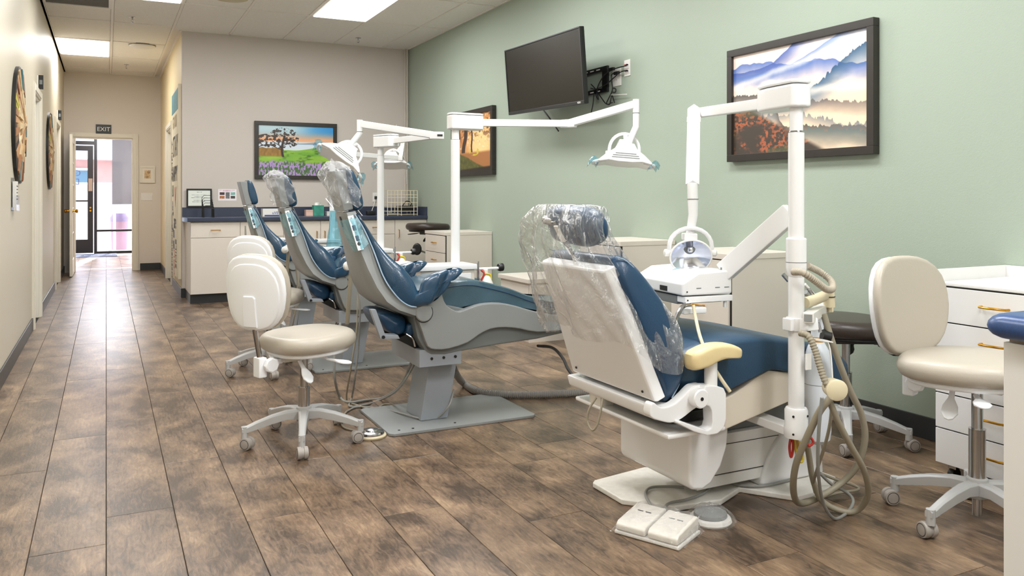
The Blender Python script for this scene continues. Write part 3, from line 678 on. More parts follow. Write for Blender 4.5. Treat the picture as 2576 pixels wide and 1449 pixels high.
for z0, z1 in ((pX(1527, 166, XG).z-.035, pX(1527, 166, XG).z), (pX(1527, 232, XG).z, pX(1527, 232, XG).z+.035)):
    MB().box(XG-.02, XG-.001, y0, y1, z0, z1).build('rail', M_blk, br, bevel=.003)
    for k in range(4): MB().box(XG-.0215, XG-.019, y0+.10+k*.09, y0+.15+k*.09, z0+.012, z0+.02).build('slot', M_whtp, br, smooth=False)
zt, zb = pX(1527, 166, XG).z, pX(1527, 232, XG).z
MB().box(XG-.02, XG-.001, y0, y0+.07, zb+.035, zt-.035).build('plate', M_blk, br, smooth=False); MB().box(XG-.02, XG-.001, y1-.07, y1, zb+.035, zt-.035).build('plate', M_blk, br, smooth=False)
ym = y0+.36; MB().box(XG-.20, XG-.02, ym, ym+.05, zb+.02, zt-.02).build('arm', M_blk, br, bevel=.004)
MB().box(3.20, 3.24, ym-.06, ym+.18, zb-.02, zt+.05).build('mount_plate', M_blk, br, bevel=.004)
def plate(name, label, o, u, v, W, Hh, kind, group=None):
    F = frameM(o, u, v); t = thing(name, label, 'outlet' if kind == 'outlet' else 'wall plate', o, group=group)
    MB().box(-W/2, W/2, -Hh/2, Hh/2, 0, .006, F).build('cover', M_whtp, t, bevel=.0015)
    if kind == 'outlet':
        for s in (-.022, .022):
            MB().slab([(.017*math.cos(a*PI/8), .014*math.sin(a*PI/8)) for a in range(16)], .006, .009, .001, F @ Matrix.Translation((0, s, 0))).build('socket', M_whtp, t)
            for x in (-.006, .006): MB().box(x-.001, x+.001, s-.002, s+.007, .009, .0095, F).build('slot', M_blk, t, smooth=False)
    elif kind == 'switch':
        n = max(1, round(W/.045)-0)
        for k in range(n):
            x = (k-(n-1)/2)*.046; MB().box(x-.005, x+.005, -.012, .012, .006, .014, F).build('toggle', M_whtp, t, bevel=.001)
    elif kind == 'jack':
        for s in (-.022, .022):
            for x, c in ((-.012, 'red'), (.010, 'dark')): MB().lathe([(.006, 0), (.006, .012)], F @ Vector((x, s, .006)), 10, F.to_3x3().to_4x4()).build('jack', mat('red_plastic', (180, 50, 40), .4) if (c == 'red' and 'red_plastic' not in bpy.data.materials) else bpy.data.materials['red_plastic'] if c == 'red' else M_blk, t)
    return t
gu, gv = (0, -1, 0), (0, 0, 1)
q = pX(1553, 195, XG); plate('outlet_plate', 'double outlet plate on the green wall, left of the jack plate', q, gu, gv, .11, .13, 'outlet')
q = pX(1579, 171, XG); plate('jack_plate', 'white plate with red and dark jacks on the green wall right of the television', q, gu, gv, .075, .12, 'jack')
def on_green(pts, off=.03): return [pX(a, b, XG-off) for a, b in pts]
cb = thing('television_cables', 'black cables looping from the television bracket to the wall plates', 'cable', (XG-.03, 5.6, 1.6))
for pts in ([(1576, 165), (1556, 170), (1540, 176), (1520, 190), (1505, 215), (1500, 240), (1506, 250), (1500, 225)], [(1576, 177), (1560, 182), (1545, 195), (1525, 212), (1500, 224), (1486, 222)],
            [(1545, 183), (1538, 190), (1539, 205), (1541, 222), (1538, 234), (1530, 250), (1526, 260), (1534, 262), (1539, 240), (1546, 258)], [(1541, 222), (1549, 224), (1548, 232), (1541, 232)], [(1487, 212), (1498, 224), (1512, 245), (1526, 262), (1540, 258)], [(1494, 236), (1492, 260), (1487, 284)]):
    MB().tube(on_green(pts), .0042, 8, smooth=8).build('cable', M_blk, cb)
for (x, y) in ((1539, 174), (1551, 184)): q = pX(x, y, XG-.035); MB().box(q.x-.01, q.x+.01, q.y-.03, q.y+.03, q.z-.012, q.z+.012).build('plug', M_blk, cb, bevel=.004)
MB().tube(on_green([(1537, 239), (1558, 238), (1577, 237)]), .003, 8).build('cable_tie', M_whtp, cb)
for pts in ([(1368, 278), (1376, 288), (1386, 298)], [(1385, 275), (1392, 290), (1396, 300)]): pass
MB().tube(on_green([(1360, 268), (1374, 286), (1388, 305), (1405, 330)], .06), .006, 8, smooth=6).build('hanging_cable', M_blk, tv)

# corridor far wall
q0, q1 = pY(241, 337, YD-.02), pY(280, 314, YD-.02)
e = thing('exit_sign', 'dark EXIT sign over the corridor door', 'sign', (q0.x, YD, q0.z))
MB().box(q0.x, q1.x, YD-.02, YD, q0.z, q1.z).build('panel', mat('sign_black', (42, 44, 46), .4), e, bevel=.002)
text('lettering', 'EXIT', .088, frameM(((q0.x+q1.x)/2, YD-.021, (q0.z+q1.z)/2), (1, 0, 0), (0, 0, 1)), M_whtp, e, .001)
def art_map(U, V): 
    A = mixc(c3(226, 196, 150)*np.ones(U.shape+(3,)), c3(206, 170, 120)*np.ones(U.shape+(3,)), vnoise(U, V, 6, 6, 90)); m = np.clip(sst(.30, .24, np.maximum(np.abs(U-.5), np.abs(V-.5)*.9)), 0, 1)
    A = mixc(c3(232, 226, 214)*np.ones(A.shape), A, m); return mixc(A, c3(120, 90, 60)*np.ones(A.shape), (sst(.62, .66, vnoise(U, V, 14, 9, 95)))*m*.6)
a = pY(352, 460, YD); b = pY(390, 418, YD); picture('small_framed_map', 'small cream framed tan chart by the corridor door', (a.x, YD, a.z), (b.x-a.x, 0, 0), (0, 0, b.z-a.z), .028, .02, art_map, 60, 60, M=M_white)
q = pY(369, 495, YD); plate('switch_plate', 'triple light switch plate under the small framed chart', q, (1, 0, 0), (0, 0, 1), .165, .115, 'switch')

# left wall: two sunburst discs made of reclaimed slats, small flag signs, card holder
cols = [(201, 170, 128), (122, 94, 72), (168, 120, 84), (92, 76, 66), (214, 190, 150), (70, 120, 124), (186, 176, 70), (150, 92, 62), (60, 52, 48), (224, 206, 172), (128, 140, 132), (196, 148, 104)]
WM = [mat('slat_%d' % i, c, .6, var=.2, vscale=30) for i, c in enumerate(cols)]
def sunburst(name, label, y, z, R):
    t = thing(name, label, 'wall art', (XL, y, z), group='sunburst wood discs on the corridor wall')
    Mx = Matrix.Translation((XL, y, z)) @ Matrix.Rotation(PI/2, 4, 'Y')
    MB().lathe([(R, 0), (R, .022), (R-.006, .024)], (XL, y, z), 48, Matrix.Rotation(PI/2, 4, 'Y')).build('rim', M_blk, t)
    r = random.Random(5)
    for (ra, rb, n, h0) in ((.62, .985, 46, .024), (.34, .66, 34, .034), (.07, .38, 20, .042)):
        for k in range(n):
            a = 2*PI*k/n+r.uniform(-.02, .02); w0, w1 = 2*PI*ra*R/n*.47, 2*PI*rb*R/n*.49; h = h0+r.uniform(-.008, .012); e = rb*R*(1-r.random()*.06) if rb > .9 else rb*R*(1-r.random()*.12)
            A = Mx @ Matrix.Rotation(a, 4, 'Z'); v = [A @ Vector(p) for p in ((ra*R, -w0, .022), (e, -w1, .022), (e, w1, .022), (ra*R, w0, .022), (ra*R, -w0, h+.006), (e, -w1, h-.004), (e, w1, h-.004), (ra*R, w0, h+.006))]
            MB().add(v, [(3, 2, 1, 0), (4, 5, 6, 7), (0, 1, 5, 4), (1, 2, 6, 5), (2, 3, 7, 6), (3, 0, 4, 7)]).build('slat', WM[(r.choice((0, 0, 4, 9, 11, 2)) if rb < .9 else r.randrange(12))], t, smooth=False)
    MB().lathe([(.08*R, .022), (.08*R, .046), (.05*R, .05)], (XL, y, z), 14, Matrix.Rotation(PI/2, 4, 'Y')).build('boss', WM[8], t)
    return t
sunburst('sunburst_disc', 'large round sunburst disc of reclaimed wood slats, the nearer one before the first door', 6.74, 1.645, .415)
sunburst('sunburst_disc', 'round sunburst disc of reclaimed wood slats between the two corridor doors', 10.25, 1.64, .42)
for (px, py, Yy, lab) in ((96, 205, 8.62, 'small black flag sign above the first door in the left wall'), (145, 292, 12.0, 'small black flag sign above the second door in the left wall')):
    z = 2.19; t = thing('flag_sign', lab, 'sign', (XL, Yy, z)); MB().box(XL, XL+.01, Yy-.02, Yy+.02, z-.06, z+.06).build('wall_plate', M_white, t, bevel=.002)
    MB().box(XL+.01, XL+.05, Yy-.004, Yy+.004, z-.065, z+.065).build('flag', M_blk, t, bevel=.002); MB().box(XL+.018, XL+.042, Yy-.0055, Yy+.0055, z-.02, z+.02).build('symbol', M_grey2, t, smooth=False)
q = pX(31, 488, XL); t = thing('card_holder', 'clear acrylic holder with printed cards under the nearer sunburst disc', 'card holder', q)
MB().box(XL, XL+.004, q.y-.10, q.y+.10, q.z-.11, q.z+.11).build('back', M_glass, t, smooth=False); MB().box(XL+.03, XL+.034, q.y-.10, q.y+.10, q.z-.11, q.z-.01).build('front', M_glass, t, smooth=False)
MB().box(XL+.006, XL+.028, q.y-.06, q.y+.06, q.z-.09, q.z+.085).build('card_stack', M_whtp, t, bevel=.001); MB().box(XL, XL+.036, q.y-.10, q.y+.10, q.z-.115, q.z-.11).build('shelf', M_glass, t, smooth=False)
for k in range(5): MB().box(XL+.0285, XL+.029, q.y-.045, q.y+.045, q.z+.05-k*.022, q.z+.056-k*.022).build('print_line', mat('ink', (70, 70, 80), .6) if k == 0 else bpy.data.materials['ink'], t, smooth=False)
# canvas banner on the corridor side of the corner
by0, by1, bz0, bz1 = 9.93, 10.95, .20, 2.42
bn = thing('word_canvas', 'tall cream canvas printed with words, on the corridor wall at the corner', 'banner', (XC, (by0+by1)/2, bz0))
MB().box(XC-.035, XC-.001, by0, by1, bz0, bz1).build('canvas', mat('canvas', (226, 216, 194), .7, bump=.1), bn, bevel=.003)
MB().box(XC-.037, XC-.035, by0+.03, by1-.03, 2.14, 2.38).build('blue_band', mat('band_blue', (96, 146, 158), .6, var=.15, vscale=12), bn, smooth=False)
def btxt(s, y, z, size, m, rot=0, sx=1):
    Fb = frameM((XC-.037, y, z), (0, -1, 0), (0, 0, 1)) @ Matrix.Rotation(rot, 4, 'Z'); text('word', s, size, Fb, m, bn, .0006, sx=sx)
Mi = mat('charcoal_ink', (60, 60, 62), .6); Mr = mat('red_ink', (200, 60, 76), .6); Mg = mat('green_ink', (70, 110, 84), .6); Mb = mat('blue_ink', (72, 90, 140), .6); Mp = mat('pale_ink', (190, 172, 140), .6)
btxt('GOOD', (by0+by1)/2, 2.02, .22, Mp); btxt('SIMPLY', by1-.1, 1.58, .2, Mi, PI/2, .8); btxt('STAY', (by0+by1)/2-.1, 1.72, .36, Mi, 0, .9); btxt('HAPPY', (by0+by1)/2, 1.40, .26, Mi)
btxt('LU', by1-.22, 1.20, .2, Mg); btxt('V', (by0+by1)/2-.1, 1.12, .34, Mr); btxt('&', by1-.2, 1.02, .18, Mi); btxt('C', by1-.2, .82, .36, Mi); btxt('are', by1-.55, .84, .26, Mi)
btxt('MESMERIZING', by1-.10, .47, .17, Mi, PI/2, .62); btxt('BE', by1-.38, .62, .24, Mb, PI/2); btxt('YOU', by1-.42, .34, .16, Mr, PI/2); btxt('SMILE', by1-.7, .47, .2, Mi, PI/2, .7)

# ---------------------------------------------------------------- counter along the back wall
YF, CT0, CT1 = 9.20, .872, .912
def cab_unit(label, x0, x1, kind, group='base cabinets under the blue counter'):
    t = thing('base_cabinet', label, 'cabinet', ((x0+x1)/2, YF+.3, 0), group=group)
    MB().box(x0, x1, YF+.02, YB, .10, CT0).build('body', M_lam, t, smooth=False); MB().box(x0, x1, YF+.04, YB, 0, .10).build('toe_kick', M_base, t, smooth=False)
    g = .002
    def door(a, b, z0, z1, hx, vert=True):
        d = MB().box(a+g, b-g, YF, YF+.019, z0+g, z1-g).build('door' if vert else 'drawer', M_lam, t, bevel=.0015)
        zc = (z0+z1)/2 if not vert else z1-.16
        if vert: MB().tube([(hx, YF, zc-.048), (hx, YF-.025, zc-.045), (hx, YF-.025, zc+.045), (hx, YF, zc+.048)], .0045, 8).build('handle', M_brass, d)
        else: MB().tube([(hx-.048, YF, zc), (hx-.045, YF-.025, zc), (hx+.045, YF-.025, zc), (hx+.048, YF, zc)], .0045, 8).build('handle', M_brass, d)
    if kind == 'dd': door(x0, x1, .70, CT0-.01, (x0+x1)/2, False); door(x0, x1, .10, .70, x1-.05)
    if kind == 'ddl': door(x0, x1, .70, CT0-.01, (x0+x1)/2, False); door(x0, x1, .10, .70, x0+.05)
    if kind == 'dl': door(x0, x1, .10, CT0-.01, x0+.045)
    if kind == 'dr': door(x0, x1, .10, CT0-.01, x1-.045)
    if kind == '4':
        for z0, z1 in ((.70, CT0-.01), (.51, .70), (.31, .51), (.10, .31)): door(x0, x1, z0, z1, (x0+x1)/2, False)
for a in (('almond base cabinet at the left end of the back counter, drawer over door', .797, 1.30, 'dd'), ('almond base cabinet second from the left end of the back counter', 1.30, 1.76, 'ddl'), ('base cabinet with full height door, between the second and third leaning headrests', 1.76, 2.172, 'dr'),
          ('base cabinet with full height door behind the second dental chair post', 2.172, 2.60, 'dl'), ('four-drawer base cabinet behind the white lamp post', 2.60, 3.05, '4'), ('base cabinet with full height door in the green wall corner', 3.05, XG-.002, 'dl')): cab_unit(*a)
t = thing('countertop', 'dark blue laminate countertop along the back wall', 'countertop', (2.1, YF+.3, CT0))
pr = [(YF-.03, CT0+.006), (YF-.024, CT0), (YB-.001, CT0), (YB-.001, CT1), (YF-.024, CT1), (YF-.03, CT1-.006)]
MB().prism(pr, .765, XG-.001, 'x').build('worktop', M_counter, t, smooth=False); MB().box(.735, .765, YF-.02, YF+.3, CT0, CT1).build('end_cap', mat('pale_edge', (120, 134, 160), .3), t, smooth=False)
struct(MB().box(.765, XG-.001, YB-.022, YB-.001, CT1, CT1+.105), 'trim_8', M_counter, bevel=.002); struct(MB().box(XG-.022, XG-.001, YF-.02, YB-.022, CT1, CT1+.105), 'trim_9', M_counter, bevel=.002)
def onwall(px, py, y=YB): return pY(px, py, y)
# certificate leaning on splashback
a, b = pY(469, 523, YB-.03), pY(533, 476, YB-.03)
def art_cert(U, V):
    A = c3(228, 234, 226)*np.ones(U.shape+(3,)); n = vnoise(U, V*0+.3, 60, 1, 5, 2)
    for (y, w_, s) in ((.88, .12, .015), (.70, .34, .018), (.61, .22, .018), (.52, .36, .018), (.36, .26, .018), (.26, .32, .018)): A = mixc(A, c3(90, 94, 100)*np.ones(A.shape), (np.abs(V-y) < s)*(np.abs(U-.5) < w_)*(n > .42)*.6)
    return A
picture('certificate', 'black framed certificate standing at the left end of the back counter', (a.x, YB-.022, CT1+.105), (b.x-a.x, 0, 0), (0, 0, b.z-a.z), .018, .016, art_cert, 120, 80, M=M_blk)
def art_sheet(U, V):
    A = c3(240, 232, 236)*np.ones(U.shape+(3,)); n = vnoise(U, V, 26, 20, 6, 3)
    for (x0, x1, y0, y1, c) in ((.08, .34, .50, .74, (70, 44, 52)), (.08, .34, .18, .42, (176, 110, 64)), (.40, .62, .18, .74, (110, 112, 116)), (.68, .92, .50, .74, (120, 176, 170)), (.68, .92, .18, .42, (66, 66, 64))):
        m = ((U > x0)*(U < x1)*(V > y0)*(V < y1)).astype(float); A = mixc(A, np.clip(c3(*c)*(.6+.8*n[..., None]), 0, 1), m)
    for y, w_ in ((.92, .44), (.84, .28)): A = mixc(A, c3(186, 110, 150)*np.ones(A.shape), (np.abs(V-y) < .02)*(np.abs(U-.5) < w_)*(vnoise(U, V*0, 50, 1, 9, 2) > .42)*.8)
    return A
a, b = pY(549, 505, YB-.002), pY(595, 476, YB-.002)
t = thing('photo_sheet', 'pink headed sheet with six small photos taped above the back counter', 'paper sheet', (a.x, YB, a.z))
MB().box(a.x, b.x, YB-.0015, YB-.0002, a.z, b.z).build('paper', M_whtp, t, smooth=False); painted('print', (a.x, YB-.002, a.z), (b.x-a.x, 0, 0), (0, 0, b.z-a.z), 90, 60, art_sheet, t, .6)
q = onwall(688, 493.5); plate('outlet_plate', 'outlet plate on the back wall under the meadow print', q, (1, 0, 0), (0, 0, 1), .07, .115, 'outlet')
q = onwall(944, 496); plate('outlet_plate', 'outlet plate with a black plug, behind the white lamp post', q, (1, 0, 0), (0, 0, 1), .07, .115, 'outlet')
# black wire file rack
x0, x1 = pY(511, 548, 9.5).x, pY(536, 548, 9.5).x
t = thing('wire_file_rack', 'black wire file rack in front of the certificate', 'file rack', ((x0+x1)/2, 9.5, CT1))
for k in range(6):
    y = 9.40+k*.045; h = .10+k*.028
    MB().tube([(x0, y, CT1+.003), (x0, y, CT1+h*.9), (x0+.02, y, CT1+h), (x1-.02, y, CT1+h), (x1, y, CT1+h*.9), (x1, y, CT1+.003)], .003, 6).build('loop', M_blk, t)
for x in (x0, x1): MB().tube([(x, 9.37, CT1+.003), (x, 9.66, CT1+.003)], .003, 6).build('base_wire', M_blk, t)
# boxes on the counter
q0, q1 = pY(661, 548, 9.55), pY(709, 548, 9.55)
t = thing('glove_box', 'white carton with a blue stripe on the back counter', 'box', ((q0.x+q1.x)/2, 9.6, CT1))
MB().box(q0.x, q1.x, 9.55, 9.67, CT1, CT1+.088).build('carton', M_whtp, t, bevel=.002); MB().box(q0.x+.02, q1.x, 9.5485, 9.55, CT1+.004, CT1+.018).build('stripe', mat('royal_blue', (30, 66, 150), .4), t, smooth=False)
text('lettering', 'uVET', .045, frameM((q1.x-.06, 9.549, CT1+.04), (1, 0, 0), (0, 0, 1)), bpy.data.materials['royal_blue'], t)
q = pY(713, 548, 9.62); t = thing('brown_bottle_box', 'small dark brown tub on the back counter behind the second headrest', 'tub', (q.x, 9.66, CT1))
MB().lathe([(.035, 0), (.037, .09)], (q.x, 9.66, CT1), 16).build('body', mat('brown_tub', (70, 48, 36), .5), t); MB().lathe([(.039, .09), (.039, .115), (.033, .12)], (q.x, 9.66, CT1), 16).build('lid', M_blk, t)
q0, q1 = pY(790, 548, 9.55), pY(815, 548, 9.55)
t = thing('tissue_box', 'teal tissue box with a tissue poking out, on the back counter', 'tissue box', ((q0.x+q1.x)/2, 9.6, CT1))
MB().box(q0.x, q1.x, 9.55, 9.66, CT1, CT1+.125).build('carton', mat('teal_print', (60, 150, 130), .5, var=.3, vscale=14), t, bevel=.002)
MB().sheet(lambda u_, v_: Vector((q0.x+.02+(q1.x-q0.x-.04)*u_, 9.605+.02*math.sin(u_*7)*(v_), CT1+.125+.035*v_*(1-.4*abs(u_-.5)))), 8, 3).build('tissue', M_whtp, t, fix=False)
for (p0, p1, hh, lab, c) in ((770, 788, .07, 'pale pink box left of the teal tissue box', (226, 190, 176)), (822, 832, .05, 'small white box right of the teal tissue box', (226, 226, 222))):
    q0, q1 = pY(p0, 548, 9.6), pY(p1, 548, 9.6); b_ = thing('small_box', lab, 'box', ((q0.x+q1.x)/2, 9.64, CT1)); MB().box(q0.x, q1.x, 9.6, 9.69, CT1, CT1+hh).build('carton', mat('carton_%d' % p0, c, .6), b_, bevel=.002)
    MB().box(q0.x-.001, q1.x+.001, 9.598, 9.692, CT1+hh-.02, CT1+hh+.001).build('lid', mat('lid_%d' % p0, tuple(int(v_*.94) for v_ in c), .6), b_, bevel=.001)
# power adapter, lead
q = pY(932, 545, 9.62); t = thing('power_adapter', 'black power adapter on the back counter', 'adapter', (q.x, 9.6, CT1))
MB().box(q.x-.05, q.x+.05, 9.58, 9.66, CT1, CT1+.055).build('brick', M_blk, t, bevel=.01); MB().tube([(q.x+.02, 9.65, CT1+.03), (q.x+.05, 9.7, CT1+.08), pY(941, 515, YB-.05), pY(944, 502, YB-.03)], .004, 8, smooth=8).build('lead', M_whtp, t)
q = pY(945, 497, YB-.02); MB().box(q.x-.015, q.x+.015, YB-.05, YB-.008, q.z-.018, q.z+.018).build('plug', M_blk, t, bevel=.004)
tag(MB().tube([pY(900, 528, 9.7), pY(915, 545, 9.5), pY(935, 548, 9.45), pY(955, 545, 9.5), pY(972, 540, 9.6)], .005, 8, smooth=8).build('white_lead', M_whtp), 'white lead lying along the back counter', 'cable')
# wire basket rack
x0, x1 = pY(975, 546, 9.35).x, pY(1050, 546, 9.35).x; zt = CT1+.30; y0, y1 = 9.35, 9.60
t = thing('wire_rack', 'cream wire basket rack in the counter corner', 'wire rack', ((x0+x1)/2, 9.47, CT1)); M_wire = mat('cream_wire', (226, 214, 186), .4)
for x in (x0, x0+(x1-x0)*.34, x0+(x1-x0)*.46, x0+(x1-x0)*.88, x1):
    for y in (y0, y1): MB().tube([(x, y, CT1), (x, y, zt)], .0045, 6).build('upright', M_wire, t)
for z in (CT1+.012, CT1+.05, CT1+.10, CT1+.155, CT1+.215, CT1+.25, zt):
    MB().tube([(x0, y0, z), (x1, y0, z), (x1, y1, z), (x0, y1, z)], .0035, 6, closed=True).build('wire_ring', M_wire, t)
for k in range(7): MB().tube([(x0+(x1-x0)*k/6, y0, CT1+.05), (x0+(x1-x0)*k/6, y1, CT1+.05)], .003, 6).build('shelf_wire', M_wire, t)
t = thing('black_gadget', 'black cased gadget with a looped strap inside the wire rack', 'gadget', ((x0+x1)/2+.05, 9.47, CT1+.055)); xm_ = (x0+x1)/2+.07
MB().box(xm_-.09, xm_+.09, 9.40, 9.55, CT1+.056, CT1+.115).build('case', M_blk, t, bevel=.012); MB().tube([(xm_-.05, 9.42, CT1+.11), (xm_, 9.42, CT1+.17), (xm_+.07, 9.44, CT1+.15), (xm_+.08, 9.5, CT1+.11)], .006, 8, smooth=8).build('strap', M_blk, t)
t = thing('steel_tray', 'small steel instrument tray in the lower wire rack', 'tray', (x0+.08, 9.45, CT1)); MB().box(x0+.01, x0+.17, 9.38, 9.56, CT1+.004, CT1+.03).build('tray', M_steel, t, bevel=.004); MB().lathe([(.016, .03), (.018, .055), (.012, .06)], (x0+.06, 9.46, CT1), 12).build('cap', M_steel, t)
# pipes in the corner
for k, dx in enumerate((.03, .055)):
    tag(MB().tube([(XG-dx, YB-.03, 1.02), (XG-dx, YB-.03, ZC)], .006 if k else .009, 8).build('corner_pipe', mat('pipe_paint', (206, 198, 184), .5) if k == 0 else bpy.data.materials['pipe_paint']), ['thicker', 'thinner'][k]+' painted pipe running up the green wall corner', 'pipe', 'corner pipes')
tag(MB().tube([(XG-.04, YB-.05, 1.3), (XG-.06, YB-.05, 1.6), (XG-.16, YB-.06, 1.75), (XG-.18, YB-.05, 2.05)], .004, 6, smooth=8).build('corner_wire', M_whtp), 'thin white wire looping beside the corner pipes', 'cable')

# ---------------------------------------------------------------- mobile drawer cabinets by the green wall
def drawer_cab(label, x0, y0, y1, zt, nd=5, rim=True, m=M_lam, low=False, castors=True):
    t = thing('drawer_cabinet', label, 'cabinet', ((x0+XG)/2, (y0+y1)/2, 0), group='mobile drawer cabinets along the green wall')
    xb = XG-.004; zb = .075
    MB().box(x0+.02, xb, y0, y1, zb, zt-.03).build('body', m, t, smooth=False)
    MB().box(x0, xb, y0-.004, y1+.004, zt-.03, zt if not rim else zt-.03+.012).build('top', m, t, bevel=.002)
    if rim:
        MB().box(xb-.015, xb, y0-.004, y1+.004, zt-.02, zt+.03).build('rear_rim', m, t, bevel=.002)
        MB().box(x0, xb-.015, y1-.011, y1+.004, zt-.02, zt+.03).build('side_rim', m, t, bevel=.002)
    H = (zt-.035-zb)
    hs = [.16]*(nd-2)+[.16]*2; s = sum(hs); z = zt-.035
    for k, q in enumerate(hs):
        z2 = z-H*q/s; d = MB().box(x0, x0+.019, y0+.012, y1-.012, z2+.003, z-.002).build('drawer', m, t, bevel=.0015)
        yc = (y0+y1)/2; zc = (z+z2)/2+.01
        MB().tube([(x0, yc-.052, zc), (x0-.02, yc-.05, zc), (x0-.026, yc-.03, zc), (x0-.026, yc+.03, zc), (x0-.02, yc+.05, zc), (x0, yc+.052, zc)], .0048, 8).build('handle', M_brass, d); z = z2
    MB().box(x0+.012, x0+.02, y0+.004, y1-.004, zb, zt-.034).build('face_frame', M_gap, t, smooth=False)
    for x in (x0+.06, xb-.06):
        for y in (y0+.05, y1-.05):
            MB().lathe([(.025, -.012), (.027, -.008), (.027, .008), (.025, .012)], (x, y, .027), 16, Matrix.Rotation(PI/2, 4, 'X')).build('castor', M_blk, t); MB().box(x-.012, x+.012, y-.016, y+.016, .05, .076).build('castor_fork', M_steel, t, smooth=False)
drawer_cab('white drawer cabinet with raised rim behind the right-hand bone stool', 2.975, 1.655, 2.17, .815, 5, m=M_lamw)
drawer_cab('drawer cabinet behind the lamp and tray of the nearest dental chair', 2.965, 3.35, 3.86, .83, 4, rim=False)
drawer_cab('drawer cabinet seen through the plastic bag on the nearest chair', 3.0, 4.43, 4.94, .844, 4, rim=False)
drawer_cab('drawer cabinet behind the post of the nearest grey dental chair', 2.94, 7.35, 7.9, .79, 4, rim=False)
t = thing('low_chest', 'low almond chest against the green wall beyond the foot of the grey chair', 'chest', (3.2, 5.86, 0), group=None)
MB().box(2.95, XG-.004, 5.6, 6.12, .0, .46).build('body', M_lam, t, smooth=False); MB().box(2.93, XG-.004, 5.585, 6.135, .46, .495).build('lid', M_lam, t, bevel=.004); MB().box(2.944, 2.95, 5.62, 6.10, .02, .44).build('front_panel', M_lam, t, bevel=.002)
# foreground counter at the right edge
t = thing('peninsula_counter', 'white panelled counter with blue rounded top at the right edge', 'counter', (1.9, .6, 0))
MB().box(1.592, 2.6, -.6, 1.004, 0, .85).build('base', M_lamw, t, smooth=False); MB().box(1.588, 1.592, .962, 1.004, 0, .85).build('corner_stile', M_lamw, t, smooth=False); MB().box(1.586, 1.592, -.6, .958, .0, .85).build('side_panel', M_lamw, t, bevel=.002)
MB().box(1.6, 2.6, -.6, 1.0, .85, .864).build('sub_top', mat('particle_edge', (176, 156, 140), .7), t, smooth=False)
pts = [(2.6, -.62), (2.6, 1.03), (1.62, 1.03)]+[(1.585+.035*math.cos(a), 0.995+.035*math.sin(a)) for a in [PI/2+PI/2*k/6 for k in range(1, 7)]]+[(1.55, -.62)]
zc = .883; prof = [(-.024+.024*(1-math.cos(a)), zc+.024*math.sin(a)) for a in (0,)]
mb = MB(); rings = []
for k in range(9):
    a = -PI/2+PI*k/8; o_ = .024*(1-math.cos(a)); rings.append([Vector((p[0]+o_ if p[0] < 2.5 else p[0], p[1]-(o_ if p[1] > 0 else 0), zc+.024*math.sin(a))) for p in pts])
mb.loft(rings).build('blue_top', M_counter2, t)

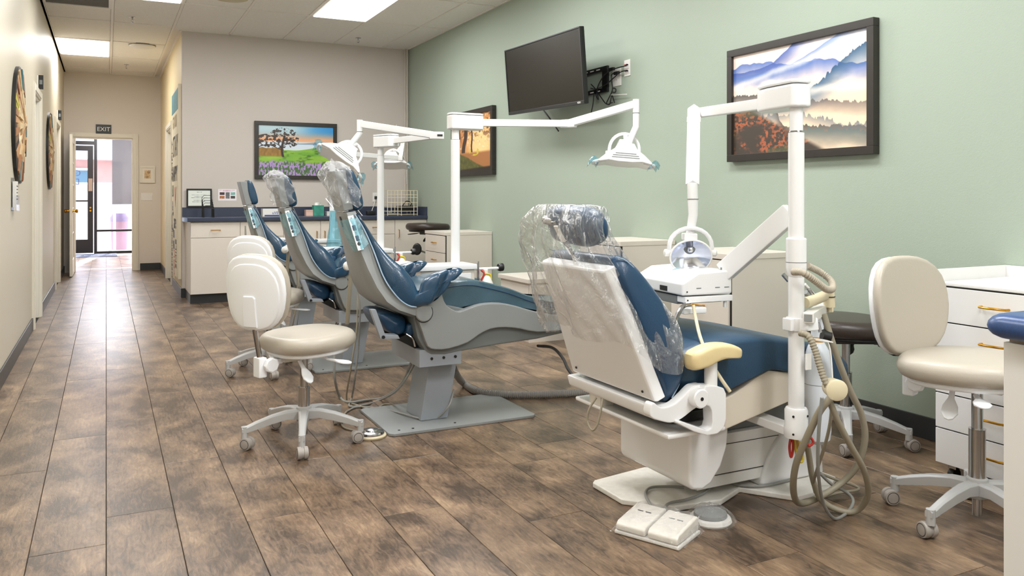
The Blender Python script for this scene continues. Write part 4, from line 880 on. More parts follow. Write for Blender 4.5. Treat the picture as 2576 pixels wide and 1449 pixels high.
# ---------------------------------------------------------------- the three grey dental chairs
YC = 3.95; YN = 3.70
def puff(pts, y0, y1, r, sub=1, bulge=0, seg=4):
    """outline in x,z given as points, extruded along y with rounded rims"""
    M = Matrix(((1, 0, 0, 0), (0, 0, 1, 0), (0, 1, 0, 0), (0, 0, 0, 1)))
    return MB().slab(pts, y0, y1, r, M, bulge, bulge, seg)
def crom2(pts, n=4, closed=True): return [(p.x, p.z) for p in crom([(a, 0, b) for a, b in pts], n, closed)]
def lerp(a, b, t): return a+(b-a)*t
def grey_chair(label):
    t = thing('dental_chair', label, 'dental chair', (1.6, YC, 0), group='grey dental chairs with blue leather')
    # base plate with clipped corners
    x0, x1, y0, y1 = 1.20, 1.985, 3.69, 4.215; c = .02
    MB().prism([(x0+c, y0), (x1-c, y0), (x1, y0+c), (x1, y1-c), (x1-c, y1), (x0+c, y1), (x0, y1-c), (x0, y0+c)], 0.001, .014, 'z').build('base_plate', M_grey, t, bevel=.002)
    mb = MB()
    for x in (x0+.06, x0+.13, x0+.35): mb.lathe([(.006, .014), (.006, .016)], (x, y0+.05, 0), 8)
    mb.build('plate_screws', M_blk, t)['kind'] = 'stuff'
    MB().prism([(1.405, .014), (1.553, .014), (1.606, .31), (1.455, .31)], 3.84, 4.06, 'y').build('column', M_greyb, t, bevel=.006)
    b = MB().box(1.362, 1.582, 3.735, 4.165, .306, .39).build('bracket', M_greyb, t, bevel=.002)
    for x in (1.425, 1.488, 1.55): MB().lathe([(.007, 0), (.007, .004)], (x, 3.735, .345), 10, Matrix.Rotation(PI/2, 4, 'X')).build('bolt', M_blk, b)
    # under shell
    lo = XZ([(1040, 800), (1050, 850), (1068, 882), (1085, 893), (1120, 893), (1160, 884), (1250, 868), (1353, 853)], YN+.03)+[(2.30, .43), (2.44, .47), (2.44, .52), (2.2, .52), (2.0, .52), (1.75, .545), (1.45, .62), (1.36, .60)]
    MB().prism(lo, YN+.03, 4.20, 'y').build('under_shell', M_grey2, t, bevel=.012)
    hp = XZ([(1048, 770), (1062, 762), (1085, 755), (1108, 722), (1114, 745), (1124, 768), (1150, 783), (1168, 780), (1200, 768), (1228, 763), (1262, 763), (1300, 770), (1353, 785)], YN)+[(2.2, .50), (2.40, .475), (2.42, .45), (2.2, .435)]+XZ([(1353, 836), (1310, 828), (1272, 824), (1235, 828), (1205, 843), (1178, 862), (1130, 878), (1095, 880), (1076, 872), (1064, 840), (1052, 805), (1044, 785)], YN)
    hp = crom2(hp, 2)
    for ya, yb in ((YN, YN+.05), (4.15, 4.20)): MB().prism(hp, ya, yb, 'y').build('side_panel', M_grey, t, bevel=.008)
    pc = XZ([(1066, 787)], YN)[0]
    for yy, s in ((YN, 1), (4.20, -1)): MB().lathe([(.043, -.002), (.043, .006), (.038, .011), (.015, .012)], (pc[0], yy, pc[1]), 28, Matrix.Rotation(PI/2*s, 4, 'X')).build('pivot_cap', M_grey, t)
    # seat cushion
    top = [(1.40, .66), (1.46, .705), (1.55, .722), (1.64, .722), (1.74, .70), (1.86, .665), (2.0, .612), (2.2, .565), (2.38, .555), (2.44, .53)]
    bot = [(2.42, .49), (2.2, .50), (2.0, .545), (1.86, .575), (1.74, .60), (1.64, .60), (1.55, .585), (1.46, .60), (1.38, .62)]
    pts = crom2(top, 4, False)+crom2(bot, 4, False)
    puff(pts, YN+.035, 4.165, .03, bulge=0).build('seat_cushion', M_worn, t, label='worn greenish blue leather seat cushion')
    MB().tube([(x, YN+.034, z-.028) for x, z in crom2(top[1:-1], 3, False)], .003, 6).build('seat_piping', M_leath2, t)
    # back shell lofted from the narrow head end to the pivot
    st = [((1.026, 1.060), (1.075, 1.068), .105), ((1.050, .975), (1.108, .985), .125), ((1.078, .880), (1.150, .90), .15), ((1.105, .79), (1.195, .82), .18), ((1.140, .70), (1.238, .745), .21), ((1.180, .632), (1.285, .685), .235), ((1.235, .590), (1.33, .655), .25), ((1.31, .560), (1.375, .645), .255), ((1.385, .535), (1.415, .62), .255)]
    rings = []
    for (a, b_, hw) in st:
        a, b_ = Vector((a[0], 0, a[1])), Vector((b_[0], 0, b_[1])); k = .028
        d = (b_-a); r = []
        for (s, q) in ((-1, 1), (-1, .35), (-1, .12), (-.86, 0), (-.4, -.04), (.4, -.04), (.86, 0), (1, .12), (1, .35), (1, 1)): r.append(Vector((0, YC+s*hw, 0))+a+d*q)
        rings.append(r)
    MB().loft(rings).build('back_shell', M_grey, t, ang=50)
    # leather sling: cross-sections from the near seam over the wing edge down to the middle and back up
    S = XZ([(893, 538)], 3.84)+XZ([(915, 575)], 3.82)+XZ([(936, 621)], 3.79)+XZ([(949, 655)], 3.76)+XZ([(963, 692)], 3.735)+XZ([(980, 722)], 3.715)+XZ([(1005, 752)], 3.70)+XZ([(1028, 768)], 3.695)+XZ([(1048, 772)], 3.69)
    E_ = XZ([(905, 543)], 3.84)+XZ([(922, 570)], 3.82)+XZ([(945, 607)], 3.80)+XZ([(968, 634)], 3.77)+XZ([(990, 655)], 3.75)+XZ([(1012, 674)], 3.735)+XZ([(1034, 700)], 3.72)+XZ([(1047, 728)], 3.71)+XZ([(1053, 750)], 3.71)
    HW = [.11, .135, .165, .195, .22, .24, .252, .258, .26]; rings = []
    for k in range(9):
        s, e, hw = Vector((S[k][0], 0, S[k][1])), Vector((E_[k][0], 0, E_[k][1])), HW[k]; d = e-s; dl = max(d.length, .02)
        n = Vector((.93, 0, .36)); mid = s+n*min(.05, dl*.5+.02)
        if k == 0: mid = s+n*.035
        half = [(hw, s), (hw+.012, s+d*.3), (hw+.014, s+d*.65), (hw+.004, s+d*.95), (hw-.014, e), (hw-.035, s+d*.8), (hw*.72, lerp(s+d*.45, mid, .6)), (hw*.36, mid), (0, mid)]
        r = [Vector((p.x, YC-y, p.z)) for y, p in half]+[Vector((p.x, YC+y, p.z)) for y, p in half[-2::-1]]
        rr = s-n*.01; r += [Vector((rr.x, YC+hw*.6, rr.z)), Vector((rr.x, YC-hw*.6, rr.z))]
        rings.append(r)
    R2 = [[Vector(p) for p in crom([rings[i][j] for i in range(9)], 4)] for j in range(len(rings[0]))]
    MB().loft([[R2[j][i] for j in range(len(R2))] for i in range(len(R2[0]))]).build('back_cushion', M_leather, t, ang=60)
    for sgn in (-1, 1): MB().tube([(p[0]-.004, YC+sgn*(hw+.008), p[1]) for p, hw in zip(crom2(S, 1, False), HW)], .0035, 6, smooth=4).build('seam_piping', M_thread, t)
    # arm wings
    arm = XZ([(1040, 770), (1060, 769), (1080, 763), (1100, 750), (1117, 733), (1130, 713), (1134, 703), (1143, 701), (1153, 692), (1163, 680), (1158, 675), (1147, 673), (1130, 675), (1112, 680), (1092, 687), (1073, 698), (1062, 712), (1056, 732), (1050, 746), (1043, 740), (1036, 750)], 3.70)
    arm = crom2(arm, 3)
    def armmesh(ya, yb):
        mb = puff(arm, ya, yb, .03, bulge=.004)
        # folds in the leather where the wing bends up into the arm
        mb.v = [(x, y+(.016*math.exp(-((x-1.46-.5*(z-.70))/.022)**2)-.012*math.exp(-((x-1.415-.3*(z-.70))/.016)**2))*(1 if y < (ya+yb)/2 else -1), z) for x, y, z in mb.v]
        return mb
    armmesh(3.665, 3.735).build('arm_wing', M_leather, t, ang=60); armmesh(4.165, 4.235).build('arm_wing', M_leather, t, ang=60)
    MB().bar((1.30, 4.13, .735), (1.44, 4.15, .70), .05, .035).build('inner_armrest', M_leath2, t, bevel=.01)
    MB().tube([(pc[0]+.046*math.cos(a), YN-.0015, pc[1]+.046*math.sin(a)) for a in [2*PI*k/28 for k in range(28)]], .0018, 5, closed=True).build('pivot_groove', M_gap, t)
    # headrest
    hb = [(1.010, 1.075), (1.058, 1.080)]; 
    hp = [(1.022, 1.066), (1.070, 1.078), (1.032, 1.262), (.975, 1.262)]
    MB().prism(hp, YC-.095, YC+.095, 'y').build('headrest_shell', M_grey, t, bevel=.006)
    puff(crom2([(1.072, 1.078), (1.118, 1.088), (1.108, 1.16), (1.082, 1.235), (1.062, 1.268), (1.036, 1.268), (1.038, 1.18)], 3), YC-.105, YC+.105, .022).build('headrest_pad', M_leather, t)
    MB().box(1.03, 1.058, YC-.04, YC+.04, 1.05, 1.08).build('headrest_stem', M_steel, t, smooth=False)
    MB().prism(crom2([(1.0135, 1.0), (1.018, .985), (1.027, .955), (1.032, .955), (1.03, .98), (1.022, 1.005)], 1), YC-.02, YC+.02, 'y')
    # rear slot in the shell
    sl = Vector((1.026, 0, 1.060)); d = Vector((1.050, 0, .975))-sl
    F = frameM((sl+d*.55)+Vector((-.0045, YC, 0)), (0, -1, 0), -d.normalized())
    MB().slab([(.010*math.cos(a*PI/8), .028*math.sin(a*PI/8)) for a in range(16)], -.001, .003, .001, F).build('shell_slot', M_blk, t)
    # button panel, buttons on the near side of the shell
    P = [Vector((q[0], 0, q[1])) for q in XZ([(874, 545), (891, 541), (922, 618), (908, 628)], 3.83)]
    f0 = Vector((0, YC-.106, 0)); f1 = Vector((0, YC-.162, 0))
    c4 = [P[0]+f0, P[1]+f0, P[2]+f1, P[3]+f1]; o = (c4[0]+c4[1])/2; v_ = ((c4[2]+c4[3])/2-o); u_ = (c4[1]-c4[0]); L_ = v_.length
    F = frameM(o-Vector((0, .0055, 0)), u_, -v_); Wp = u_.length
    pn = MB().box(-Wp*.42, Wp*.42, -L_, 0, -.004, .003, F).build('button_panel', M_wht, t, bevel=.001)
    for k, (yy, kind) in enumerate(((.07, 's'), (.36, 'b'), (.50, 's'), (.66, 'b'), (.82, 'r'), (.95, 's'))):
        z = -L_*yy
        if kind == 's': MB().lathe([(.003, .003), (.003, .0045)], F @ Vector((0, z, 0))-F.to_3x3() @ Vector((0, 0, 0)), 8, F.to_3x3().to_4x4()).build('screw', M_steel, pn)
        elif kind == 'b': MB().box(-Wp*.26, Wp*.26, z-.013, z+.013, .003, .006, F).build('rocker', M_leath2, pn, bevel=.001)
        else: MB().lathe([(.009, .003), (.009, .0055), (.004, .006)], F @ Vector((0, z, 0)), 14, F.to_3x3().to_4x4()).build('dial', M_blk, pn)
    # film taped round the panel, standing off behind the chair
    a0, a1 = pY(850, 556, 3.90), pY(884, 548, 3.835); b0, b1 = pY(887, 633, 3.85), pY(908, 627, 3.79); c0, c1 = pY(898, 548, 3.83), pY(926, 612, 3.79)
    def fs(u_, v_):
        p = a0.lerp(a1, min(1, u_*2)).lerp(b0.lerp(b1, min(1, u_*2)), v_) if u_ <= .5 else a1.lerp(c0, u_*2-1).lerp(b1.lerp(c1, u_*2-1), v_)
        return p+Vector((0, -.012*math.sin(u_*PI)-.005*math.sin(v_*9+u_*6)-.008, 0))
    MB().sheet(fs, 14, 10).build('barrier_film', M_filmb, t, fix=False)
    # tilt strut and rolled spare cushions under the back
    P = XZ([(931, 778), (945, 778), (971, 848), (957, 853)], 3.74); MB().prism(P, 3.735, 3.765, 'y').build('strut', M_greyb, t, bevel=.003)
    P = XZ([(957, 842), (1000, 842), (1005, 852), (960, 853)], 3.75); MB().prism(P, 3.74, 3.80, 'y').build('strut_foot', M_greyb, t, bevel=.003)
    q = XZ([(964, 848)], 3.735)[0]; MB().lathe([(.008, 0), (.008, .005)], (q[0], 3.735, q[1]), 12, Matrix.Rotation(PI/2, 4, 'X')).build('bolt', M_blk, t)
    puff(crom2(XZ([(958, 792), (985, 788), (1018, 797), (1026, 815), (1022, 838), (1003, 846), (980, 836), (964, 815)], 3.78), 3), 3.78, 4.12, .04, bulge=.01).build('spare_cushion', M_leath2, t)
    puff(crom2(XZ([(1026, 818), (1046, 812), (1050, 830), (1040, 845), (1024, 843)], 3.78), 3), 3.78, 4.12, .02).build('folded_leather', M_leath2, t)
    P = XZ([(998, 853), (1030, 838), (1055, 868), (1050, 880)], 3.80); MB().prism(P, 3.80, 4.10, 'y').build('linkage', M_blk, t)
    MB().tube([pY(1022, 840, 3.76), pY(1038, 852, 3.75), pY(1044, 872, 3.75)], .004, 8, smooth=6).build('lever', M_steel, t)
    return t
gc = grey_chair('nearest of the three grey dental chairs with blue leather, its head in crinkled film')
bpy.context.view_layer.update()
def copy_root(o, d, label):
    c = copy_tree(o); c.location = o.location+Vector(d); c['label'] = label; ROOTM[c.name] = Matrix.Translation(c.location).inverted(); return c
DY = 1.53
gc2 = copy_root(gc, (0, DY, 0), 'middle of the three grey dental chairs, its head in crinkled film, behind the nearest one')
gc3 = copy_root(gc, (0, 2*DY, 0), 'farthest of the three grey dental chairs, its headrest bare')

def head_bag(label, dy, seed):
    r = random.Random(seed); t = thing('headrest_cover', label, 'plastic cover', (1.05, YC+dy, 1.1), group='clear covers on the grey chair headrests')
    ph = [r.random()*6 for _ in range(8)]
    def fn(u_, v_):
        a = 2*PI*u_; k = 1-.62*max(0, (v_-.80)/.2)**1.2
        zc = 1.095+.215*v_; xc = 1.060-.095*v_*.75
        wx = (.062+.012*math.sin(3*a+ph[0]+v_*9)+.008*math.sin(7*a+ph[1]-v_*13))*k; wy = (.125+.010*math.sin(5*a+ph[2]+v_*11)+.006*math.sin(9*a+ph[3]+v_*5))*k
        ca, sa = math.cos(a), math.sin(a); q = (abs(ca)**4+abs(sa)**4)**-.25
        return Vector((xc+wx*ca*q, YC+dy+wy*sa*q, zc+.012*math.sin(4*a+ph[4])*(1-v_)))
    MB().sheet(fn, 60, 22).build('bag', M_filmh, t, fix=False, ang=180)
    MB().tube([(1.0-.01, YC+dy, 1.305), (.985, YC+dy, 1.325)], [.012, .002], 8).build('twisted_tip', M_filmh, t)
head_bag('crinkled clear bag on the headrest of the nearest grey chair', 0, 1); head_bag('crinkled clear bag on the headrest of the middle grey chair', DY, 2)

# ---------------------------------------------------------------- lamp heads, posts
def lamp_head(t, c, x, up, sc=1, style='wing', film_=True):
    """operating lamp head hung under a yoke; c centre of the yoke axis, x along its long axis, up away from the light"""
    F = frameM(c, x, Vector(up).cross(Vector(x))*-1 if False else Vector(up).cross(Vector(x)))
    # frame: X long axis, Y depth, Z up
    Fm = F @ Matrix.Scale(sc, 4)
    R = Fm
    def T(mb): mb.v = [tuple(R @ Vector(p)) for p in mb.v]; return mb
    L = .155
    prof = [(-L*.62, -.066), (-L*.98, -.078), (-L, -.066), (-L*.70, -.024), (-.065, .006), (-.046, .040), (.046, .040), (.065, .006), (L*.70, -.024), (L, -.066), (L*.98, -.078), (L*.62, -.066), (.04, -.072), (-.04, -.072)]
    sh = T(MB().prism(prof, -.085, .085, 'y')).build('shade', M_wht, t, bevel=.010*sc, seg=3)
    for z, wd in ((-.022, .06), (-.034, .075), (-.046, .08)):
        T(MB().box(-wd, wd, -.0865, -.082, z-.0022, z+.0022)).build('vent_slot', M_grey2, sh, smooth=False)
    T(MB().box(-.040, .040, -.055, .055, .030, .068)).build('housing', M_wht, t, bevel=.008*sc)
    T(MB().sheet(lambda u_, v_: Vector(((u_-.5)*.19, (v_-.5)*.13, -.064+.028*(1-(2*u_-1)**2)*(1-(2*v_-1)**2))), 14, 10)).build('reflector', M_refl, t, fix=False)
    T(MB().lathe([(.010, 0), (.012, .02), (.006, .03)], (0, 0, -.064), 12)).build('bulb', M_steel, t)
    # yoke
    yk = [(.088*math.cos(a), 0, .015+.098*math.sin(a)) for a in [PI*k/14 for k in range(15)]]
    T(MB().tube([(.088, 0, -.012)]+yk+[(-.088, 0, -.012)], .0095, 10)).build('yoke', M_wht, t)
    for s in (-1, 1):
        T(MB().lathe([(.014, 0), (.014, .012), (.008, .015)], (s*.094, 0, -.010), 14, Matrix.Rotation(PI/2*s, 4, 'Y'))).build('pivot_knob', M_whtp if s < 0 else M_steel, t)
        T(MB().tube([(s*.11, -.06, -.062), (s*.165, -.05, -.072), (s*.176, 0, -.072), (s*.165, .05, -.068), (s*.12, .055, -.05)], .010, 8, smooth=4)).build('handle', M_wht, t)
        if film_: T(MB().sheet(lambda u_, v_: Vector((s*(.15+.055*u_), (v_-.5)*.15, -.080+.028*math.sin(u_*PI)+.01*math.sin(v_*11))), 8, 8)).build('film', M_filmb, t, fix=False)
    return Fm @ Vector((0, 0, .113))
def lamp_post(label, x, y, ztop, box_dir, J, K, drop, lampc, lampx, lampup, z0=0, r=.0265, film_=True, bx=.17):
    t = thing('dental_lamp_post', label, 'dental lamp', (x, y, z0))
    zb = ztop-.095
    MB().lathe([(r, z0), (r, zb-.06)], (x, y, 0), 28).build('pole', M_wht, t); MB().lathe([(r*.86, zb-.06), (r*.86, zb)], (x, y, 0), 24).build('pole_neck', M_wht, t); MB().lathe([(r*.9, zb-.064), (r*.98, zb-.058)], (x, y, 0), 24).build('collar_ring', M_steel, t)
    d = Vector(box_dir).normalized(); s_ = Vector((-d.y, d.x, 0)); F = frameM((x, y, zb), d, s_)
    pts = [(-.035, -.045), (-.045, -.02), (-.045, .02), (-.035, .045)]+[(bx-.03, .05), (bx-.008, .038), (bx, .015), (bx, -.015), (bx-.008, -.038), (bx-.03, -.05)]
    MB().prism(pts, 0, .082, 'z', F).build('head_box', M_wht, t, bevel=.008, seg=3); MB().prism([(a*.985, b*.97) for a, b in pts], .084, .095, 'z', F).build('head_box_lid', M_wht, t, bevel=.004)
    a = Vector((x, y, zb+.045))+d*(bx-.01); J = Vector(J); K = Vector(K)
    MB().bar(a, J, .040, .042).build('arm', M_wht, t, bevel=.004)
    hd = (K-J).normalized()
    MB().bar(J-Vector((hd.x, hd.y, 0)).normalized()*.05, J+Vector((hd.x, hd.y, 0)).normalized()*.05, .046, .050).build('elbow', M_wht, t, bevel=.006)
    nn = Vector((hd.y, -hd.x, 0)).normalized(); 
    if nn.y > 0: nn = -nn
    q = J+nn*.0235-Vector((hd.x, hd.y, 0)).normalized()*.02; F2 = frameM(q, Vector((-nn.y, nn.x, 0)), (0, 0, 1)); MB().box(-.018, .018, -.007, .007, -.001, .0015, F2).build('elbow_slot', M_blk, t, smooth=False)
    MB().bar(J, K, .040, .046).build('spring_arm', M_wht, t, bevel=.006)
    mb = MB(); D = [K+Vector(v_) for v_ in drop]; mb.tube([K+Vector((0, 0, .028))]+D, .0195, 14).build('drop_arm', M_wht, t)
    MB().tube([K+Vector((0, 0, -.05)), K+Vector((0, 0, -.054))], .0203, 14).build('joint_ring', M_grey2, t)
    top = lamp_head(t, lampc, lampx, lampup, film_=film_)
    MB().tube([D[-1], top], [.0185, .013], 12).build('stem', M_wht, t)
    return t
# rail of the nearest grey chair: lamp pushed out toward the green wall
px1, py1 = 1.81, 4.36
J = pD(1430, 311, 4.99); K = pD(1600, 262, 4.72)
lamp_post('white post behind the nearest grey chair, its lamp arm stretched out under the television', px1, py1, 1.622, (1, 0, 0), J, K, [(0, 0, -.13), (-.055, .01, -.25)], pD(1570, 384, 4.75), Vector((CA, -SA, -.08)), Vector((.03, .15, 1)), z0=.745)
Kc = pD(905, 312, 5.42); Jc = pD(1098, 341, 5.54)
lamp_post('white post behind the middle grey chair, its lamp hanging beside the film-wrapped head', px1+.03, py1+DY, 1.600, (.4, -.9, 0), Jc, Kc, [(0, 0, -.06), (-.06, 0, -.14)], pD(871, 392, 5.36), Vector((CA*.8, -SA*.8, -.62)), Vector((.55, .25, .8)), z0=.745)
Jd = pD(1008, 398, 8.0); Kd = pD(1015, 352, 8.35)
lamp_post('white post behind the farthest grey chair, its lamp hanging by the back wall corner', px1+.05, py1+2*DY, 1.585, (1, 0, 0), Jd, Kd, [(0, 0, -.05), (-.07, 0, -.13)], pD(988, 402, 8.2), Vector((CA, -SA, 0)), Vector((0, .45, 1)), z0=.745)
# consoles under the posts
def console(label, dy):
    x, y = px1+.02, py1+dy; h = .12; t = thing('delivery_console', label, 'console', (x-.1, y, .44), group='consoles under the lamp posts')
    MB().box(x-.12, x-.06, y-.25, y-.06, .455, .495).build('mount_arm', M_grey, t, bevel=.003)
    MB().box(x-.26, x+.07, y-.075, y+.11, .44, .72).build('cabinet', M_lam, t, bevel=.006)
    MB().box(x-.27, x+.08, y-.09, y+.12, .72, .75).build('top', M_wht, t, bevel=.006); MB().box(x-.235, x+.045, y-.081, y-.075, .46, .70).build('front_panel', M_wht, t, bevel=.003)
    MB().box(x-.46, x-.26, y+.0, y+.14, .715, .765).build('tray_box', M_wht, t, bevel=.006)
    MB().lathe([(r_, z_+h) for r_, z_ in ((.040, .36), (.046, .37), (.046, .50), (.03, .545), (.014, .565), (.014, .59))], (x+.16, y-.03, 0), 20).build('water_bottle', M_whtp, t)
    MB().tube([(x+.07, y-.02, .715), (x+.27, y-.02, .715)], .008, 8).build('bar', M_wht, t); MB().lathe([(.020, 0), (.025, .012), (.023, .03)], (x+.245, y-.02, .72), 14, Matrix.Rotation(PI/2, 4, 'Y')).build('black_knob', M_blk, t)
    MB().tube([(x+.11, y-.03, .76), (x+.11, y-.03, .62)], .007, 8).build('syringe', M_steel, t)
    MB().tube([(x+.14, y-.05, .69), (x+.18, y-.05, .68), (x+.18, y-.05, .64), (x+.13, y-.05, .625)], .005, 8, smooth=6).build('yellow_tube', mat('yellow_tube', (226, 200, 40), .4) if 'yellow_tube' not in bpy.data.materials else bpy.data.materials['yellow_tube'], t)
    MB().tube([(x+.125, y-.04, .71), (x+.14, y-.05, .69), (x+.12, y-.05, .65)], .006, 8, smooth=6).build('red_tube', bpy.data.materials['red_plastic'], t)
    return t
c1_ = console('white console carrying the post behind the seat of the nearest grey chair', 0); console('white console behind the seat of the middle grey chair', DY); console('white console behind the seat of the farthest grey chair', 2*DY)

# assistants' instrument arms on the aisle side
def instrument_stand(label, px, pyt, pyb, Yp, dx=0):
    a, b = pY(px, pyt, Yp), pY(px-12, pyb, Yp+.02); t = thing('suction_stand', label, 'instrument holder', b, group='suction holders between the grey chairs')
    MB().tube([a, b], .0125, 10).build('tube', M_cream2 if False else M_hose, t); top = a
    MB().tube([top+Vector((0, 0, -.01)), top+Vector((0, 0, .035))], .02, 12).build('socket', M_cream2, t)
    MB().lathe([(.006, -.026), (.022, -.018), (.027, 0), (.022, .018), (.006, .026)], top+Vector((-.03, -.02, 0)), 14, Matrix.Rotation(PI/2, 4, 'X')).build('knob', M_whtp, t)
    return t
instrument_stand('beige suction tube with round knob, left of the nearest grey chair back', 885, 668, 815, 4.55)
tc = instrument_stand('beige suction tube with round knob, left of the middle grey chair back', 726, 628, 800, 6.05)
for k, (x, y) in enumerate(((728, 578), (739, 605))):
    p = pY(x, y, 6.05); MB().tube([p, p+Vector((.006, 0, -.11))], [.007, .009], 8).build('handpiece', M_steel, tc)
MB().tube([pY(741, 640, 6.05), pY(745, 680, 6.06), pY(748, 720, 6.06), pY(740, 790, 6.08)], .005, 8, smooth=6).build('hose', M_hose, tc)
MB().tube([pY(718, 624, 6.03), pY(740, 620, 6.07)], .018, 10).build('bar', M_whtp, tc)
ti = thing('instrument_rail', 'cream rail of upright dental instruments left of the farthest grey chair', 'instrument holder', pY(628, 600, 7.4))
MB().tube([pY(602, 603, 7.4), pY(655, 597, 7.45)], .018, 12).build('rail', M_cream2, ti); MB().lathe([(.005, -.02), (.024, -.012), (.026, .01), (.01, .02)], pY(602, 603, 7.4), 14, Matrix.Rotation(PI/2, 4, 'Y')).build('end_knob', M_cream2, ti)
for k, (x, yt, yb) in enumerate(((608, 598, 640), (617, 568, 640), (630, 600, 645), (641, 582, 640))):
    p, q = pY(x, yt, 7.39), pY(x+(3 if k == 0 else 2), yb, 7.39); MB().tube([p, q], [.006, .013, .014], 8).build('handpiece', M_steel, ti)
    MB().tube([q, q+Vector((.02, 0, -.2)), q+Vector((.10, .1, -.36)), q+Vector((.22, .2, -.33))], .007, 8, smooth=6).build('hose', M_hoseg, ti)

MB().tube([pY(652, 598, 7.45), Vector((1.35, 7.5, .66)), Vector((1.62, 7.45, .62))], .012, 8).build('support_tube', M_cream2, ti)
sl_ = thing('plastic_sleeve', 'pale teal plastic sleeve hanging between the middle and nearest grey chair backs', 'plastic cover', pY(845, 640, 6.6))
def slf(u_, v_):
    a = 2*PI*u_; q_ = pY(843, 530, 6.6).lerp(pY(842, 640, 6.6), v_); rr = .035+.035*v_+.008*math.sin(5*a+v_*6); return q_+Vector((rr*math.cos(a), rr*.6*math.sin(a), 0))
MB().sheet(slf, 30, 12).build('sleeve', M_filmb, sl_, fix=False, ang=180)
MB().tube([pY(843, 528, 6.6), pY(843, 500, 6.6)+Vector((0, .3, 0))], .004, 6).build('hook', M_steel, sl_)
# hoses of the chairs: hang from the console side, loop over the floor, climb to the bracket
def hose_set(label, dy, paths, y=0):
    t = thing('hose_bundle', label, 'hoses', (1.1, YC+dy+.2, 0), group='grey hose bundles beside the grey chairs')
    for pts, r, m in paths:
        MB().tube([p+Vector((0, dy, 0)) for p in pts], r*.8, 10, smooth=10).build('hose', m, t)
    return t
def z0(px, py, r=.008): q = pZ(px, py, r); return q
H1 = [
 ([pY(857, 812, 4.55), pY(843, 870, 4.5), pY(842, 950, 4.45), z0(856, 1000), z0(880, 1012), z0(920, 1007), z0(965, 1000), pY(1010, 965, 4.1), pY(1045, 885, 4.0)], .009, M_hoseg),
 ([pY(893, 700, 4.4), pY(905, 760, 4.35), pY(902, 860, 4.32), pY(893, 950, 4.3), z0(885, 1000), z0(880, 1022), z0(920, 1018), z0(960, 1005), pY(1005, 975, 4.0), pY(1052, 900, 3.98)], .007, M_hoseg),
 ([pY(900, 740, 4.4), pY(897, 830, 4.33), pY(882, 930, 4.3), z0(872, 1005), z0(895, 1018), z0(940, 1030), z0(965, 1018), z0(985, 1018), z0(990, 1024)], .006, M_hose),
 ([z0(872, 1035, .006), z0(900, 1024, .006), z0(960, 1028, .006), pZ(1010, 1040, .022), pZ(1060, 1053, .022), pZ(1100, 1050, .022), pY(1130, 1020, 3.80), pY(1142, 980, 3.86)], .006, M_hoseg),
 ([z0(872, 1035, .006), z0(858, 1055, .006), z0(865, 1075, .006), z0(900, 1085, .006)], .006, M_hose)]
hose_set('grey hoses looping over the floor beside the base of the nearest grey chair', 0, H1)
hose_set('thin hoses looping beside the base of the middle grey chair', DY, [(p, r*.8, m) for p, r, m in H1[:3]])
# disc foot pedals
def pedal(label, p, r=.062, base=M_cream2):
    t = thing('foot_pedal', label, 'foot control', p, group='round steel foot pedals'); p = Vector((p.x, p.y, 0))
    MB().lathe([(r*1.12, .001), (r*1.15, .008), (r*1.08, .014)], p, 36).build('base', base, t); MB().lathe([(r, .014), (r*1.0, .020), (r*.93, .026), (r*.55, .030), (r*.5, .036), (r*.2, .040)], p, 36).build('disc', M_steel, t)
pedal('round chrome foot pedal on the floor beside the nearest grey base plate', pZ(934, 1098)); pedal('round chrome foot pedal on the floor at far left behind the bone stools', pZ(612, 812), .055)
# ribbed vacuum hose on the floor
tag(MB().ribbed([pY(1125, 880, 4.25), pY(1146, 938, 4.35), pZ(1168, 965, .02), pZ(1200, 984, .02), pZ(1260, 992, .02), pZ(1340, 993, .02), pZ(1420, 990, .02), pZ(1500, 985, .02), pZ(1560, 985, .02)], .0215, .011).build('ribbed_hose', mat('ribbed_grey', (150, 146, 142), .5)), 'thick ribbed grey hose on the floor between the nearest grey chair and the white chair', 'hose')
tag(MB().tube([pY(1353, 870, 3.9), pY(1390, 875, 3.7), pY(1415, 900, 3.5), pY(1430, 930, 3.3), pY(1455, 960, 3.1)], .008, 8, smooth=8).build('black_lead', M_blk), 'black lead sagging from the foot of the grey chair to the white chair', 'cable')

# ---------------------------------------------------------------- the white dental chair in the foreground
YA = 2.43
ca = thing('dental_chair', 'white dental chair with navy cushions in the foreground, its back under a clear plastic bag', 'dental chair', (2.0, YA, 0))
MB().prism([(1.70, 2.50), (1.835, 2.36), (2.03, 2.335), (2.175, 2.40), (2.30, 2.235), (2.48, 2.245), (2.60, 2.32), (2.60, 2.64), (2.36, 2.72), (2.15, 2.62), (1.99, 2.76), (1.72, 2.72), (1.70, 2.70)], .001, .022, 'z').build('base_plate', mat('scuffed_white', (222, 218, 210), .45, var=.06, vscale=40), ca, bevel=.005, seg=3)
pr = [(1.813, .135), (1.825, .115), (1.87, .108), (1.91, .125), (1.955, .18), (1.982, .245), (1.988, .30), (1.988, .425), (1.813, .43)]
MB().prism(pr, 2.25, 2.68, 'y').build('motor_cover', M_wht, ca, bevel=.022, seg=4)
MB().box(1.95, 2.36, 2.38, 2.60, .05, .245).build('lift_arm_cover', M_whtp, ca, bevel=.006); MB().box(1.98, 2.30, 2.377, 2.381, .095, .097).build('cover_seam', M_gap, ca, smooth=False); MB().box(1.98, 2.36, 2.377, 2.381, .205, .2065).build('cover_seam', M_gap, ca, smooth=False); MB().box(1.96, 2.42, 2.40, 2.58, .245, .40).build('lift_linkage', M_grey2, ca, bevel=.01); MB().box(2.30, 2.40, 2.44, 2.56, .022, .06).build('lift_foot', M_grey2, ca, bevel=.004)
